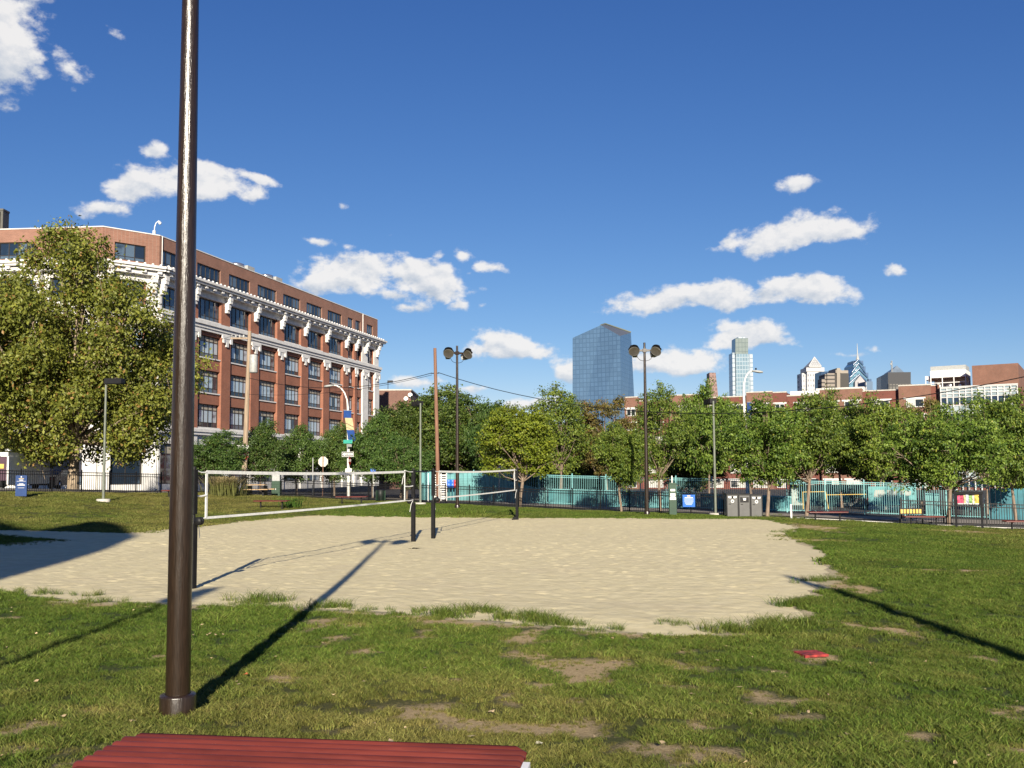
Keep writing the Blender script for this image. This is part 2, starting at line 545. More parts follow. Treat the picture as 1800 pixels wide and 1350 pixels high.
def dirt_f(x, y):
    wx, wy = x + .42 * fbm(x * 1.8, y * 1.8, 31, 4), y + .42 * fbm(x * 1.8, y * 1.8, 41, 4)
    d = np.zeros_like(x)
    for a, b, rx, ry in _patch:
        d = np.maximum(d, 1.15 - .82 * np.hypot((wx - a) / rx, (wy - b) / ry))
    d = sstep(d + .45 * fbm(x * 6, y * 6, 43, 3), .0, 1.0)
    n = fbm(x * 1.3, y * 1.3, 51, 4)
    worn = np.exp(-((x - .6) / 3.6) ** 2 - ((y - 9.0) / 3.8) ** 2)
    d = np.maximum(d, .85 * sstep(n + .22 * worn + .25 * fbm(x * 5, y * 5, 57, 3), .30, .58) * (y < 22))
    q = sand_q(x, y)
    d = np.maximum(d, sstep(.62 - q + 1.1 * fbm(x * .9, y * .9, 77, 4), .25, .75) * (y < 24))
    return d


def dry_f(x, y):
    n = .5 + .9 * fbm(x * .22, y * .22, 5, 4) + .35 * fbm(x * 1.5, y * 1.5, 15, 3)
    left = sstep(-x, 6, 16) * sstep(y, 30, 40)
    mid = np.exp(-((x + .6) / 2.6) ** 2 - ((y - 8.0) / 2.4) ** 2)
    right = sstep(x, 12, 22) * sstep(y, 20, 38)
    return np.clip(n * .50 + .50 * left + .62 * mid + .20 * right - .20, 0, 1)


def ground_mat(name, kind):
    m = bpy.data.materials.new(name)
    m.use_nodes = True
    B = NB(m.node_tree)
    p = m.node_tree.nodes['Principled BSDF']
    p.inputs['Roughness'].default_value = .95
    p.inputs['Specular IOR Level'].default_value = .15
    tc = B.n('ShaderNodeTexCoord')
    P = tc.outputs['Object']
    fine, mid = B.noise(P, 38, 6, .7), B.noise(P, 3.0, 6, .6)
    if kind == 'lawn':
        a1, a2 = B.n('ShaderNodeAttribute', attribute_name='dry'), B.n('ShaderNodeAttribute', attribute_name='dirt')
        g = B.mix(B.sm(fine, .3, .7), (.028, .046, .010), (.070, .096, .023))
        dr = B.mix(B.sm(fine, .3, .7), (.070, .060, .020), (.155, .13, .046))
        c = B.mix(B.m('ADD', a1.outputs['Fac'], B.m('MULTIPLY', B.m('SUBTRACT', mid, .5), .7), clamp=True), g, dr)
        so = B.mix(B.sm(fine, .3, .7), (.34, .24, .12), (.52, .40, .225))
        c = B.mix(B.sm(B.m('ADD', a2.outputs['Fac'], B.m('MULTIPLY', B.m('SUBTRACT', fine, .5), .9)), .18, .85), c, so)
        a3 = B.n('ShaderNodeAttribute', attribute_name='sandy')
        c = B.mix(B.sm(B.m('ADD', a3.outputs['Fac'], B.m('MULTIPLY', B.m('SUBTRACT', mid, .5), 1.2)), .45, .95), c, (.52, .44, .27))
        h = B.m('ADD', fine, mid)
        bs, bd = .8, .05
    elif kind == 'sand':
        c = B.mix(B.sm(mid, .3, .7), (.57, .495, .295), (.65, .57, .355))
        c = B.mix(B.sm(B.noise(P, 160, 3, .7), .62, .74), c, (.46, .37, .23))
        c = B.mix(B.m('MULTIPLY', B.sm(B.noise(P, 1.7, 4, .65), .45, .7), .30), c, (.50, .42, .27))
        big = B.noise(P, .35, 4, .6)
        c = B.mix(B.m('MULTIPLY', B.sm(big, .52, .68), .22), c, (.50, .42, .29))
        v = B.n('ShaderNodeTexVoronoi', feature='SMOOTH_F1')
        B.put(v.inputs['Vector'], B.vm('ADD', P, B.vm('SCALE', B.vm('SUBTRACT', P, P), 1.0)))
        v.inputs['Scale'].default_value = 4.2
        h = B.m('ADD', B.m('MULTIPLY', v.outputs['Distance'], 1.0), B.m('ADD', B.m('MULTIPLY', fine, .5), B.m('MULTIPLY', B.noise(P, 9, 5, .65), 1.0)))
        bs, bd = .45, .03
    elif kind == 'asphalt':
        c = B.mix(B.sm(fine, .3, .7), (.045, .044, .045), (.085, .083, .082))
        h, bs, bd = fine, .3, .01
    else:
        c = B.mix(B.sm(mid, .3, .7), (.20, .175, .15), (.31, .275, .235))
        h, bs, bd = fine, .3, .01
    B.put(p.inputs['Base Color'], c)
    bn = B.n('ShaderNodeBump')
    bn.inputs['Strength'].default_value, bn.inputs['Distance'].default_value = bs, bd
    B.put(bn.inputs['Height'], h)
    B.put(p.inputs['Normal'], bn.outputs[0])
    return m


M_LAWN, M_SAND = ground_mat('lawn turf', 'lawn'), ground_mat('court sand', 'sand')
M_ASPH, M_PAVE = ground_mat('asphalt', 'asphalt'), ground_mat('pavement concrete', 'pave')


def grid_quads(nx, ny):
    i, j = np.meshgrid(np.arange(nx - 1), np.arange(ny - 1), indexing='ij')
    a = (i * ny + j).ravel()
    return np.c_[a, a + ny, a + ny + 1, a + 1]


def build_ground():
    xs = np.r_[-np.geomspace(4500, 46, 22), np.arange(-45, 45.01, .3), np.geomspace(46, 4500, 22)]
    rows = np.r_[np.linspace(-300, -20, 10)[:-1], np.linspace(0, 1, 261)]
    X = np.repeat(xs[:, None], len(rows), 1)
    Yf = yf(xs)[:, None]
    Y = np.where(np.arange(len(rows))[None, :] < 9, rows[None, :], -20 + (Yf + 20) * rows[None, :])
    Y[:, 9:] = -20 + (Yf + 20) * rows[None, 9:]
    zz = zt(X, Y) + .02 * fbm(X * .8, Y * .8, 2, 3)
    q = sand_q(X, Y)
    zz = zz - .22 * sstep(-q, .10, .6)
    inview = (np.abs(X) < 46) & (Y > -2)
    dirt, dry = np.zeros_like(X), np.zeros_like(X)
    dirt[inview], dry[inview] = dirt_f(X[inview], Y[inview]), dry_f(X[inview], Y[inview])
    dry[~inview] = .4
    me = npmesh('lawn', np.c_[X.ravel(), Y.ravel(), zz.ravel()], grid_quads(len(xs), len(rows)), M_LAWN, True, {'dry': dry.ravel(), 'dirt': dirt.ravel(), 'sandy': sstep(.85 - q, 0, .9).ravel()})
    link('lawn', me, kind='structure')
    t2 = np.r_[np.arange(0, 40, .5), np.geomspace(40, 6000, 40)]
    X2 = np.repeat(xs[:, None], len(t2), 1)
    Y2 = Yf + t2[None, :]
    Z2 = zt(X2, Y2) - .005 + .02 * fbm(X2 * .8, Y2 * .8, 2, 3) * (t2[None, :] < .2)
    link('ground', npmesh('ground', np.c_[X2.ravel(), Y2.ravel(), Z2.ravel()], grid_quads(len(xs), len(t2)), M_ASPH), kind='structure')
    # sand court: rings from the centre to the ragged edge
    nth, nr = 1500, 210
    th = np.linspace(-np.pi, np.pi, nth, endpoint=False)
    R = sand_r(th)[:, None] + .02
    s = np.linspace(0.004, 1, nr)[None, :] ** .8
    X3, Y3 = _SC[0] + np.cos(th)[:, None] * R * s, _SC[1] + np.sin(th)[:, None] * R * s
    edge = sstep(R * (1 - s), -.05, 1.6)
    bumps = .50 * (.016 * fbm(X3 * 3.6, Y3 * 3.2, 61, 3) + .014 * np.abs(noise2(X3 * 4.4, Y3 * 4.0, 71)) - .030 * np.maximum(0, noise2(X3 * 2.2, Y3 * 2.0, 81) - .35))
    ci, cj = np.floor(X3 / .42).astype(np.int64), np.floor(Y3 / .42).astype(np.int64)
    for di in (-1, 0, 1):
        for dj in (-1, 0, 1):
            a_, b_ = (ci + di).astype(float), (cj + dj).astype(float)
            ox, oy = (a_ + .5 + .45 * noise2(a_, b_, 201)) * .42, (b_ + .5 + .45 * noise2(a_, b_, 202)) * .42
            rr_ = .085 + .03 * noise2(a_, b_, 203)
            q_ = ((X3 - ox) ** 2 + (Y3 - oy) ** 2) / rr_ ** 2
            bumps = bumps + (.008 + .008 * noise2(a_, b_, 204)) * (.45 * np.exp(-(np.sqrt(q_) - 1.5) ** 2 * 4) - np.exp(-q_))
    z3 = zt(X3, Y3) + (.012 + bumps + .02 * fbm(X3 * .35, Y3 * .35, 91, 2)) * edge - .012 * (1 - edge)
    i, j = np.meshgrid(np.arange(nth), np.arange(nr - 1), indexing='ij')
    a, b = (i * nr + j).ravel(), (((i + 1) % nth) * nr + j).ravel()
    link('sand_court', npmesh('sand_court', np.c_[X3.ravel(), Y3.ravel(), z3.ravel()], np.c_[a, a + 1, b + 1, b], M_SAND), kind='structure')
    # asphalt path and pale pavement strip between the two fences
    def strip(name, x0, x1, o0, o1, m, lift, ny=12):
        xx = np.arange(x0, x1, .4)
        Xs = np.repeat(xx[:, None], ny, 1)
        Ys = yf(xx)[:, None] + np.linspace(o0, o1, ny)[None, :]
        link(name, npmesh(name, np.c_[Xs.ravel(), Ys.ravel(), (zt(Xs, Ys) + lift).ravel()], grid_quads(len(xx), ny), m), kind='structure')
    strip('pavement', -10, 60, 5.2, 10.6, M_PAVE, .03)
    strip('pavement', -34, -10.5, .5, 4.5, M_PAVE, .03)
    xx = np.arange(foot(1405, 47.5).x, foot(1830, 45).x, .4)
    k = MB()
    for a, b in zip(xx[:-1], xx[1:]):
        ya, yb = float(yf(a)) - .12, float(yf(b)) - .12
        za, zb = Z(a, ya), Z(b, yb)
        k.add([(a, ya, za + .06), (b, yb, zb + .06), (b, yb + .16, zb + .06), (a, ya + .16, za + .06), (a, ya, za - .1), (b, yb, zb - .1), (b, yb + .16, zb - .1), (a, ya + .16, za - .1)], [(0, 1, 2, 3), (4, 5, 1, 0), (7, 3, 2, 6)])
    k.build('kerb', mat('kerb concrete', (.55, .53, .49), .8), kind='structure')


build_ground()


# ------------------------------------------------------------------ grass blades (stuff, instanced clumps)
def grass_mat():
    m = bpy.data.materials.new('grass blade')
    m.use_nodes = True
    B = NB(m.node_tree)
    nt_ = m.node_tree
    p = nt_.nodes['Principled BSDF']
    a1 = B.n('ShaderNodeAttribute', attribute_name='dry', attribute_type='INSTANCER')
    sc_ = B.n('ShaderNodeSeparateColor')
    oi = B.n('ShaderNodeAttribute', attribute_name='tone', attribute_type='INSTANCER')
    bl = B.n('ShaderNodeAttribute', attribute_name='leaf_col')
    B.put(sc_.inputs[0], bl.outputs['Color'])
    g = B.mix(oi.outputs['Fac'], (.042, .092, .012), (.114, .182, .024))
    d = B.mix(oi.outputs['Fac'], (.105, .100, .022), (.26, .225, .075))
    c = B.mix(B.m('ADD', a1.outputs['Fac'], B.m('MULTIPLY', sc_.outputs[0], .5), clamp=True), g, d)
    hv = B.n('ShaderNodeHueSaturation')
    B.put(hv.inputs['Color'], c)
    B.put(hv.inputs['Value'], B.m('MULTIPLY_ADD', sc_.outputs[1], 1.05, .42))
    c = hv.outputs[0]
    B.put(p.inputs['Base Color'], c)
    p.inputs['Roughness'].default_value = .55
    p.inputs['Specular IOR Level'].default_value = .12
    tr = B.n('ShaderNodeBsdfTranslucent')
    B.put(tr.inputs[0], c)
    mx = B.n('ShaderNodeMixShader')
    mx.inputs[0].default_value = .22
    nt_.links.new(p.outputs[0], mx.inputs[1])
    nt_.links.new(tr.outputs[0], mx.inputs[2])
    nt_.links.new(mx.outputs[0], nt_.nodes['Material Output'].inputs[0])
    return m


M_GRASS = grass_mat()


def clump_mesh(i, n, spread, h0, h1, w):
    V, Q, A = [], [], []
    for _ in range(n):
        r, a = spread * math.sqrt(RNG.random()), RNG.random() * 6.283
        bx, by = r * math.cos(a), r * math.sin(a)
        h = h0 + (h1 - h0) * RNG.random()
        la, ln = RNG.random() * 6.283, h * (.3 + 1.2 * RNG.random())
        dx, dy = math.cos(la) * ln, math.sin(la) * ln
        fa = RNG.random() * 6.283
        wx, wy = math.cos(fa) * w / 2, math.sin(fa) * w / 2
        o = len(V)
        V += [(bx - wx, by - wy, -.01), (bx + wx, by + wy, -.01), (bx + dx * .4 + wx * .8, by + dy * .4 + wy * .8, h * .6), (bx + dx * .4 - wx * .8, by + dy * .4 - wy * .8, h * .6),
              (bx + dx + wx * .1, by + dy + wy * .1, h * .95), (bx + dx - wx * .1, by + dy - wy * .1, h * .95)]
        Q += [(o, o + 1, o + 2, o + 3), (o + 3, o + 2, o + 4, o + 5)]
        t = RNG.random()
        t = 1. if t > .86 else t * .5
        A += [(t, RNG.random(), t)] * 6
    return npmesh('grass clump %d' % i, np.array(V), np.array(Q), M_GRASS, False, {'leaf_col': np.array(A)})


def scatter(name, P, scale, tone, dry, meshes):
    coll = bpy.data.collections.new(name + ' sources')
    for k, me in enumerate(meshes): coll.objects.link(bpy.data.objects.new(name + ' source', me))
    n = len(P)
    me = bpy.data.meshes.new(name)
    me.vertices.add(n)
    me.vertices.foreach_set('co', np.ascontiguousarray(P, dtype=np.float32).ravel())
    for an, arr in (('scale', scale), ('tone', tone), ('dry', dry), ('spin', RNG.random(n) * 6.283)):
        me.attributes.new(an, 'FLOAT', 'POINT').data.foreach_set('value', np.asarray(arr, dtype=np.float32))
    me.attributes.new('pick', 'INT', 'POINT').data.foreach_set('value', RNG.integers(0, len(meshes), n).astype(np.int32))
    me.materials.append(M_GRASS)
    o = link(name, me, kind='stuff')
    g = bpy.data.node_groups.new(name, 'GeometryNodeTree')
    g.interface.new_socket('Geometry', in_out='INPUT', socket_type='NodeSocketGeometry')
    g.interface.new_socket('Geometry', in_out='OUTPUT', socket_type='NodeSocketGeometry')
    N = g.nodes.new
    gi, go, ip, ci = N('NodeGroupInput'), N('NodeGroupOutput'), N('GeometryNodeInstanceOnPoints'), N('GeometryNodeCollectionInfo')
    ci.inputs['Collection'].default_value = coll
    ci.inputs['Separate Children'].default_value = True
    ci.inputs['Reset Children'].default_value = True
    ip.inputs['Pick Instance'].default_value = True
    def attr(nm, t):
        a = N('GeometryNodeInputNamedAttribute')
        a.data_type = t
        a.inputs['Name'].default_value = nm
        return a.outputs['Attribute']
    cx = N('ShaderNodeCombineXYZ')
    L = g.links.new
    L(gi.outputs[0], ip.inputs['Points'])
    L(ci.outputs[0], ip.inputs['Instance'])
    L(attr('pick', 'INT'), ip.inputs['Instance Index'])
    L(attr('spin', 'FLOAT'), cx.inputs[2])
    L(cx.outputs[0], ip.inputs['Rotation'])
    L(attr('scale', 'FLOAT'), ip.inputs['Scale'])
    L(ip.outputs[0], go.inputs[0])
    md = o.modifiers.new(name, 'NODES')
    md.node_group = g
    return o


def plant_grass():
    bands = [(3.0, 8.0, 400, .95, 'n'), (8.0, 13, 330, 1.0, 'n'), (13, 20, 210, 1.15, 'n'), (20, 32, 55, 1.2, 'f'), (32, 64, 24, 1.3, 'f')]
    sets = {'n': [], 'f': []}
    for y0, y1, dens, sc, key in bands:
        hw = y1 * .60 + 2.5
        n = int((y1 - y0) * 2 * hw * dens)
        x, y = (RNG.random(n) * 2 - 1) * hw, y0 + RNG.random(n) * (y1 - y0)
        k = (np.abs(x) < y * .60 + 2.5) & (y < yf(x) + .1)
        x, y = x[k], y[k]
        q = sand_q(x, y)
        edge = .12 + .25 * fbm(x * 2.5, y * 2.5, 23, 3)
        k = q > np.where(y < 40, edge, -.05)
        x, y, q = x[k], y[k], q[k]
        d = dirt_f(x, y)
        k = RNG.random(len(x)) > .83 * d ** 1.5
        x, y, q, d = x[k], y[k], q[k], d[k]
        if key == 'n':
            gap = fbm(x * 3.1, y * 3.1, 131, 3)
            k = RNG.random(len(x)) < np.clip(.88 + 1.7 * gap, .35, 1)
            x, y, q, d = x[k], y[k], q[k], d[k]
        dr = dry_f(x, y)
        patch = fbm(x * .9, y * .9, 101, 3)
        if key == 'n': patch = .5 * patch + .9 * fbm(x * 3.1, y * 3.1, 131, 3)
        s = sc * (.65 + .5 * RNG.random(len(x))) * (1 + .75 * patch) * (1 - .55 * d)
        near = np.exp(-(q / .5) ** 2) * (y < 30)
        s = s * (1 + .45 * near * (fbm(x * 1.2, y * 1.2, 111, 2) > 0))
        sets[key].append(np.c_[x, y, s, np.clip(.45 + .55 * patch + .4 * (RNG.random(len(x)) - .5), 0, 1), np.clip(dr + .25 * (RNG.random(len(x)) - .5) + .55 * d - .25 * near, 0, 1)])
    near_meshes = [clump_mesh(i, 30, .075, .018, .060, .0072) for i in range(6)]
    far_meshes = [clump_mesh(10 + i, 60, .16, .015, .050, .012) for i in range(5)]
    for key, nm, ms in (('n', 'lawn_grass', near_meshes), ('f', 'lawn_grass', far_meshes)):
        a = np.concatenate(sets[key])
        z = zt(a[:, 0], a[:, 1]) + .02 * fbm(a[:, 0] * .8, a[:, 1] * .8, 2, 3)
        scatter(nm, np.c_[a[:, 0], a[:, 1], z], a[:, 2], a[:, 3], a[:, 4], ms)
    # taller tufts along the border of the sand
    P = []
    tall = [(75, 1044, 5, .9), (150, 1047, 4, .8), (195, 1058, 5, .9), (20, 1040, 4, .7), (465, 1058, 8, 1.4), (445, 1064, 4, .9), (590, 1066, 8, 1.0), (505, 1072, 8, .9), (640, 1073, 4, .7), (840, 1076, 12, 1.1), (780, 1083, 12, 1.1), (900, 1086, 10, 1.0), (950, 1092, 12, 1.1), (730, 1074, 4, .6), (990, 1098, 8, .9),
            (1185, 1097, 5, .7), (1270, 1108, 8, 1.1), (1380, 1098, 14, 1.1), (1350, 1112, 12, 1.1), (1400, 1065, 12, 1.1), (1430, 1062, 10, 1.0), (1440, 1020, 10, .9), (1385, 936, 6, .9), (1420, 945, 8, .9), (805, 905, 8, 2.4), (640, 906, 4, 1.2), (1370, 912, 4, 1.2), (1410, 914, 5, 1.4), (1310, 908, 5, 1.3), (1350, 906, 4, 1.2), (70, 1075, 6, .8), (130, 1070, 6, .8), (375, 1070, 6, .8), (1060, 1108, 5, .7), (520, 880, 6, 2.4), (505, 881, 4, 2.0)]
    for px, py, n, s in tall:
        c = hit(px, py)
        for _ in range(n * 2):
            P.append((c.x + RNG.normal() * .022 * c.y * .65, c.y + RNG.normal() * .12, s * (.8 + .5 * RNG.random()), RNG.random() * .6 + .2, RNG.random() * .3))
    for _ in range(2600):
        th_ = RNG.random() * 6.283
        r_ = float(sand_r(np.array([th_]))[0]) - abs(RNG.normal()) * .45
        x_, y_ = _SC[0] + r_ * math.cos(th_), _SC[1] + r_ * math.sin(th_)
        if 8 < y_ < 40 and abs(x_) < y_ * .6 + 1 and float(fbm(np.array([x_ * .8]), np.array([y_ * .8]), 141, 2)[0]) > .05: P.append((x_, y_, .22 + .35 * RNG.random(), RNG.random() * .6 + .2, RNG.random() * .9))
    a = np.array(P)
    scatter('border_grass', np.c_[a[:, 0], a[:, 1], zt(a[:, 0], a[:, 1])], a[:, 2], a[:, 3], a[:, 4], [clump_mesh(20 + i, 30, .10, .05, .145, .006) for i in range(4)])


plant_grass()
# ------------------------------------------------------------------ materials
M_BROWN = mat('brown pole paint', (.021, .0125, .0075), .28, .3, 3, .75, 0, .6, stretch=(26, 26, 2.2), bscale=2.2, bdist=.006)
M_BLACK = mat('black metal', (.010, .010, .011), .5, .2, 6, spec=.25)
M_PAD = mat('black padding', (.010, .010, .011), .7, .25, 8, .2, spec=.15)
M_GREY = mat('galvanised grey', (.33, .34, .33), .5, .15, 5)
M_LAMPGREY = mat('grey green lamp paint', (.13, .145, .115), .5, .15, 4)
M_BOX = mat('pale ballast box', (.62, .60, .55), .5, .1, 5)
M_WHITE = mat('white paint', (.78, .77, .74), .55, .06, 3)
M_TAPE = mat('white net tape', (.75, .75, .72), .7, .12, 9, .2)
M_REDB = mat('red corrugated coating', (.115, .022, .015), .38, .3, 2.5, .12, 0, .45, stretch=(.6, 5, 1), bscale=14)
M_CONC = mat('concrete', (.44, .41, .36), .9, .15, 4, .3)
M_LENS = mat('lamp glass', (.045, .040, .028), .2, .2, 3)
M_DARKG = mat('dark fixture', (.075, .072, .062), .55, .15, 5)
M_WOOD = mat('pale weathered pole', (.29, .22, .155), .85, .28, 2, .4, stretch=(9, 9, .5))
M_WOODR = mat('red brown pole', (.205, .105, .066), .85, .3, 2, .4, stretch=(9, 9, .5))
M_TEAL = mat('teal fence paint', (.15, .36, .37), .5, .12, 4)
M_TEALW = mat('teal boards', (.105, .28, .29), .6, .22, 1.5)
M_TEALD = mat('dark shaded teal boards', (.02, .14, .18), .6, .2, 1.5)  # shade put into the end wall's colour; plain dark teal elsewhere
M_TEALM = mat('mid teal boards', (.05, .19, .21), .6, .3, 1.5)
M_DGREEN = mat('dark green enamel', (.012, .045, .022), .4, .15, 4)
M_SIGNBLUE = mat('dark blue sign', (.015, .045, .15), .4, .1, 4)
M_BLUE = mat('bright blue sign', (.02, .13, .55), .4, .1, 4)
M_SIGNWHITE = mat('white sign print', (.75, .75, .73), .5, .05, 4)
M_SIGNBLACK = mat('black sign print', (.012, .012, .014), .5, .05, 4)
M_RED = mat('red sign sheet', (.42, .018, .02), .45, .12, 5)
M_ALU = mat('bare sign back', (.50, .48, .42), .5, .1, 6)
M_STREETG = mat('green street sign', (.0, .26, .20), .45, .08, 5)
M_CREAM = mat('cream banner print', (.52, .43, .24), .7, .1, 4)
M_GREYP = mat('grey bin panel', (.070, .070, .068), .45, .12, 3)
M_YEL = mat('yellow paint', (.55, .36, .075), .55, .1, 5)
M_TAN = mat('tan planks', (.47, .32, .17), .75, .2, 4, .2, stretch=(1, 8, 8))
M_RUBBER = mat('rubber', (.02, .02, .02), .8, .1, 8)
M_CHROME = mat('bright metal', (.6, .6, .6), .25, .05, 8, metal=.9)
M_CARWHITE = mat('white car paint', (.72, .72, .73), .25, .04, 3)
M_CARGLASS = mat('dark car glass', (.02, .025, .03), .06, .1, 3, spec=.8)


# ------------------------------------------------------------------ floodlight poles
def flood_pole(loc, rz, label):
    t = thing('floodlight_pole', label, 'light pole', loc, rz, 'tall brown floodlight poles round the court')
    H = 8.95
    MB().tube([(0, 0, -.3), (0, 0, 2), (0, 0, 5), (0, 0, H)], [.105, .098, .082, .058], 20).build('pole', M_BROWN, t)
    b = MB()
    b.lathe([(.152, -.3), (.152, .17), (.147, .185), (.108, .19)], 24)
    b.build('base_collar', M_BROWN, t)
    MB().box(-.70, .78, -.05, .05, H - .46, H - .36).box(-.10, .10, -.09, .09, H - .50, H - .32).build('crossarm', M_BROWN, t)
    for sx in (-1, 1):
        M = Matrix.Translation((sx * .55, -.10, H - .52)) @ Matrix.Rotation(rad(sx * 14), 4, 'Z') @ Matrix.Rotation(rad(62), 4, 'X')
        h = MB()
        h.lathe([(.0, -.24), (.13, -.24), (.17, -.20), (.24, -.02), (.27, .05), (.285, .06), (.285, .10), (.265, .10), (.26, .06)], 22, 0, M)
        fl = h.build('floodlight', M_DARKG, t)
        MB().lathe([(.262, .062), (.14, .085), (.0, .09)], 22, 0, M).build('lens', M_LENS, fl)
        v = MB()
        vs, fs = [], []
        for k in range(13):
            a = rad(10 + 160 * k / 12)
            for rr, zz in ((.287, .09), (.30, .28 if 2 < k < 10 else .2)):
                vs.append(M @ Vector((rr * math.cos(a), rr * math.sin(a), zz)))
        for k in range(12): fs.append((2 * k, 2 * k + 1, 2 * k + 3, 2 * k + 2))
        v.add(vs, fs, 0, True)
        v.build('visor', M_BLACK, fl)
        MB(M).cbox((0, .10, -.30), .24, .30, .20).cbox((0, -.02, -.18), .15, .2, .12).build('ballast_box', M_BOX, fl)
        MB().tube([(sx * .42, -.03, H - .62)] + [(sx * (.06 + .34 * math.cos(a)), -.03, H - .66 - .30 * math.sin(a)) for a in [rad(x) for x in (10, 35, 60, 85, 110)]] , .012, 6).build('cable', M_BLACK, t)
    return t


P_MAIN = pt(312, 1258, 8.3)
pole1 = flood_pole((P_MAIN.x, P_MAIN.y, P_MAIN.z), rad(172), 'glossy dark brown pole with base collar standing closest on the grass')
p = foot(804, 51.6)
again(pole1, p, rad(24), 'brown floodlight pole beside the reddish wooden utility pole')
p = foot(1137.5, 48.7)
again(pole1, p, rad(0), 'brown floodlight pole with two round lamps left of the green dispenser post')
again(pole1, (-4.66, -5.7, Z(-4.66, -5.7)), rad(93), 'brown floodlight pole behind the camera whose thin shadow crosses the grass', scale=(1, 1, .94))
mast = thing('shadow_pole', 'plain thick pole behind the camera casting the diagonal shadow on the lawn', 'pole', (7.5, -4.6, Z(7.5, -4.6)))  # unseen pole, placed and thickened to cast the lawn's diagonal shadow
MB().tube([(0, 0, -.3), (0, 0, 4), (0, 0, 8.75)], [.19, .165, .13], 14).build('pole', M_BROWN, mast)
MB().lathe([(.13, 8.75), (.14, 8.78), (.06, 8.9), (0, 8.92)], 12).build('cap', M_BLACK, mast)


# ------------------------------------------------------------------ benches
def make_bench(loc, rz, label):
    L, D, n = 1.9, .52, 7
    t = thing('park_bench', label, 'bench', loc, rz, 'backless red ribbed benches')
    rows = n * 12
    V, Q = [], []
    cr = .07
    for i in range(rows + 1):
        y = -D / 2 + D * i / rows
        z = .452 + .013 * math.cos(2 * math.pi * n * i / rows)
        e = max(0, cr - (D / 2 - abs(y)))
        ins = cr - math.sqrt(max(0, cr * cr - e * e))
        if i in (0, rows): z = .43
        for x in (-L / 2 + ins, -L / 2 + ins + .015, 0, L / 2 - ins - .015, L / 2 - ins):
            V.append((x, y, z if abs(x) < L / 2 - ins - .005 else z - .008))
    for i in range(rows):
        for k in range(4):
            a = i * 5 + k
            Q.append((a, a + 1, a + 6, a + 5))
    b = MB().add(V, Q, 0, True)
    b.box(-L / 2 + .03, L / 2 - .03, -D / 2 + .01, D / 2 - .01, .405, .437)
    b.build('seat', M_REDB, t)
    for x in (-.58, .58):
        MB().tube([(x, 0, -.1), (x, 0, .40)], .038, 10).box(x - .03, x + .03, -.2, .2, .375, .403).box(x - .12, x + .12, -.12, .12, -.02, .012).build('leg', M_BLACK, t)
    return t


fl, fr = pt(237, 1290, 4.545), pt(922, 1318, 4.285)
ang = math.atan2(fr.y - fl.y, fr.x - fl.x)
mid = (fl + fr) / 2
nrm = Vector((math.sin(ang), -math.cos(ang), 0))
c = mid + nrm * .26
bench = make_bench((c.x, c.y, mid.z - .45), ang, 'large dark red ribbed bench top closest to the camera')
MB().box(.955, .985, -.16, .03, .28, .462).build('end_bracket', M_WHITE, bench)
BENCH0 = make_bench((0, 0, 0), 0, 'x')
first = True
for px, d, a, lb in [(477, 50.5, -3, 'red backless bench on the lawn before the tan picnic table'), (618, 56, -4, 'red backless bench at the fence under the banner street light'),
                     (314, 54, 0, 'red backless bench half hidden behind the big brown pole'), (1455, 45.6, -4, 'red backless bench beside the path past the grey bins'),
                     (1624, 45.4, -6, 'red backless bench below the yellow slatted board'), (1803, 43.4, -8, 'red backless bench cut off at the right edge of the view')]:
    g = foot(px, d)
    if first:
        BENCH0.location, BENCH0.rotation_euler, BENCH0['label'], first = g, (0, 0, rad(a)), lb, False
    else: again(BENCH0, g, rad(a), lb)


# ------------------------------------------------------------------ volleyball posts and nets
POSTS = [pt(338, 1028, 19.1), pt(726.5, 948, 31.6), pt(761.5, 941, 33.2), pt(909, 912, 44.8)]


def vpost(q, label, wx):
    g = Vector((q.x, q.y, Z(q.x, q.y)))
    t = thing('net_post', label, 'post', g, math.atan2(.267, .964) * -1, 'black volleyball net posts in the sand')
    MB().tube([(0, 0, -.3), (0, 0, 2.46)], .042, 14).build('pole', M_BLACK, t)
    p = MB()
    p.box(-.060, .060, -.060, .060, .0, 1.30).box(-.055, .055, -.055, .055, 1.50, 2.40)
    p.build('pad', M_PAD, t)
    w = MB().lathe([(.0, -.06), (.085, -.06), (.085, -.02), (.05, -.015), (.05, .02), (.085, .03), (.085, .06), (0, .06)], 14, 0, Matrix.Translation((wx * .13, 0, 1.36)) @ Matrix.Rotation(rad(90), 4, 'X'))
    w.box(-.02, .02, -.02, .02, 1.33, 1.39)
    w.build('winch', M_BLACK, t)
    return g


PG = [vpost(POSTS[0], 'black padded net post beside the big brown pole', 1), vpost(POSTS[1], 'black padded post at the far end of the longer net', -1),
      vpost(POSTS[2], 'black padded post at the near end of the farther net', 1), vpost(POSTS[3], 'black net post with a small box at the sand far edge', -1)]


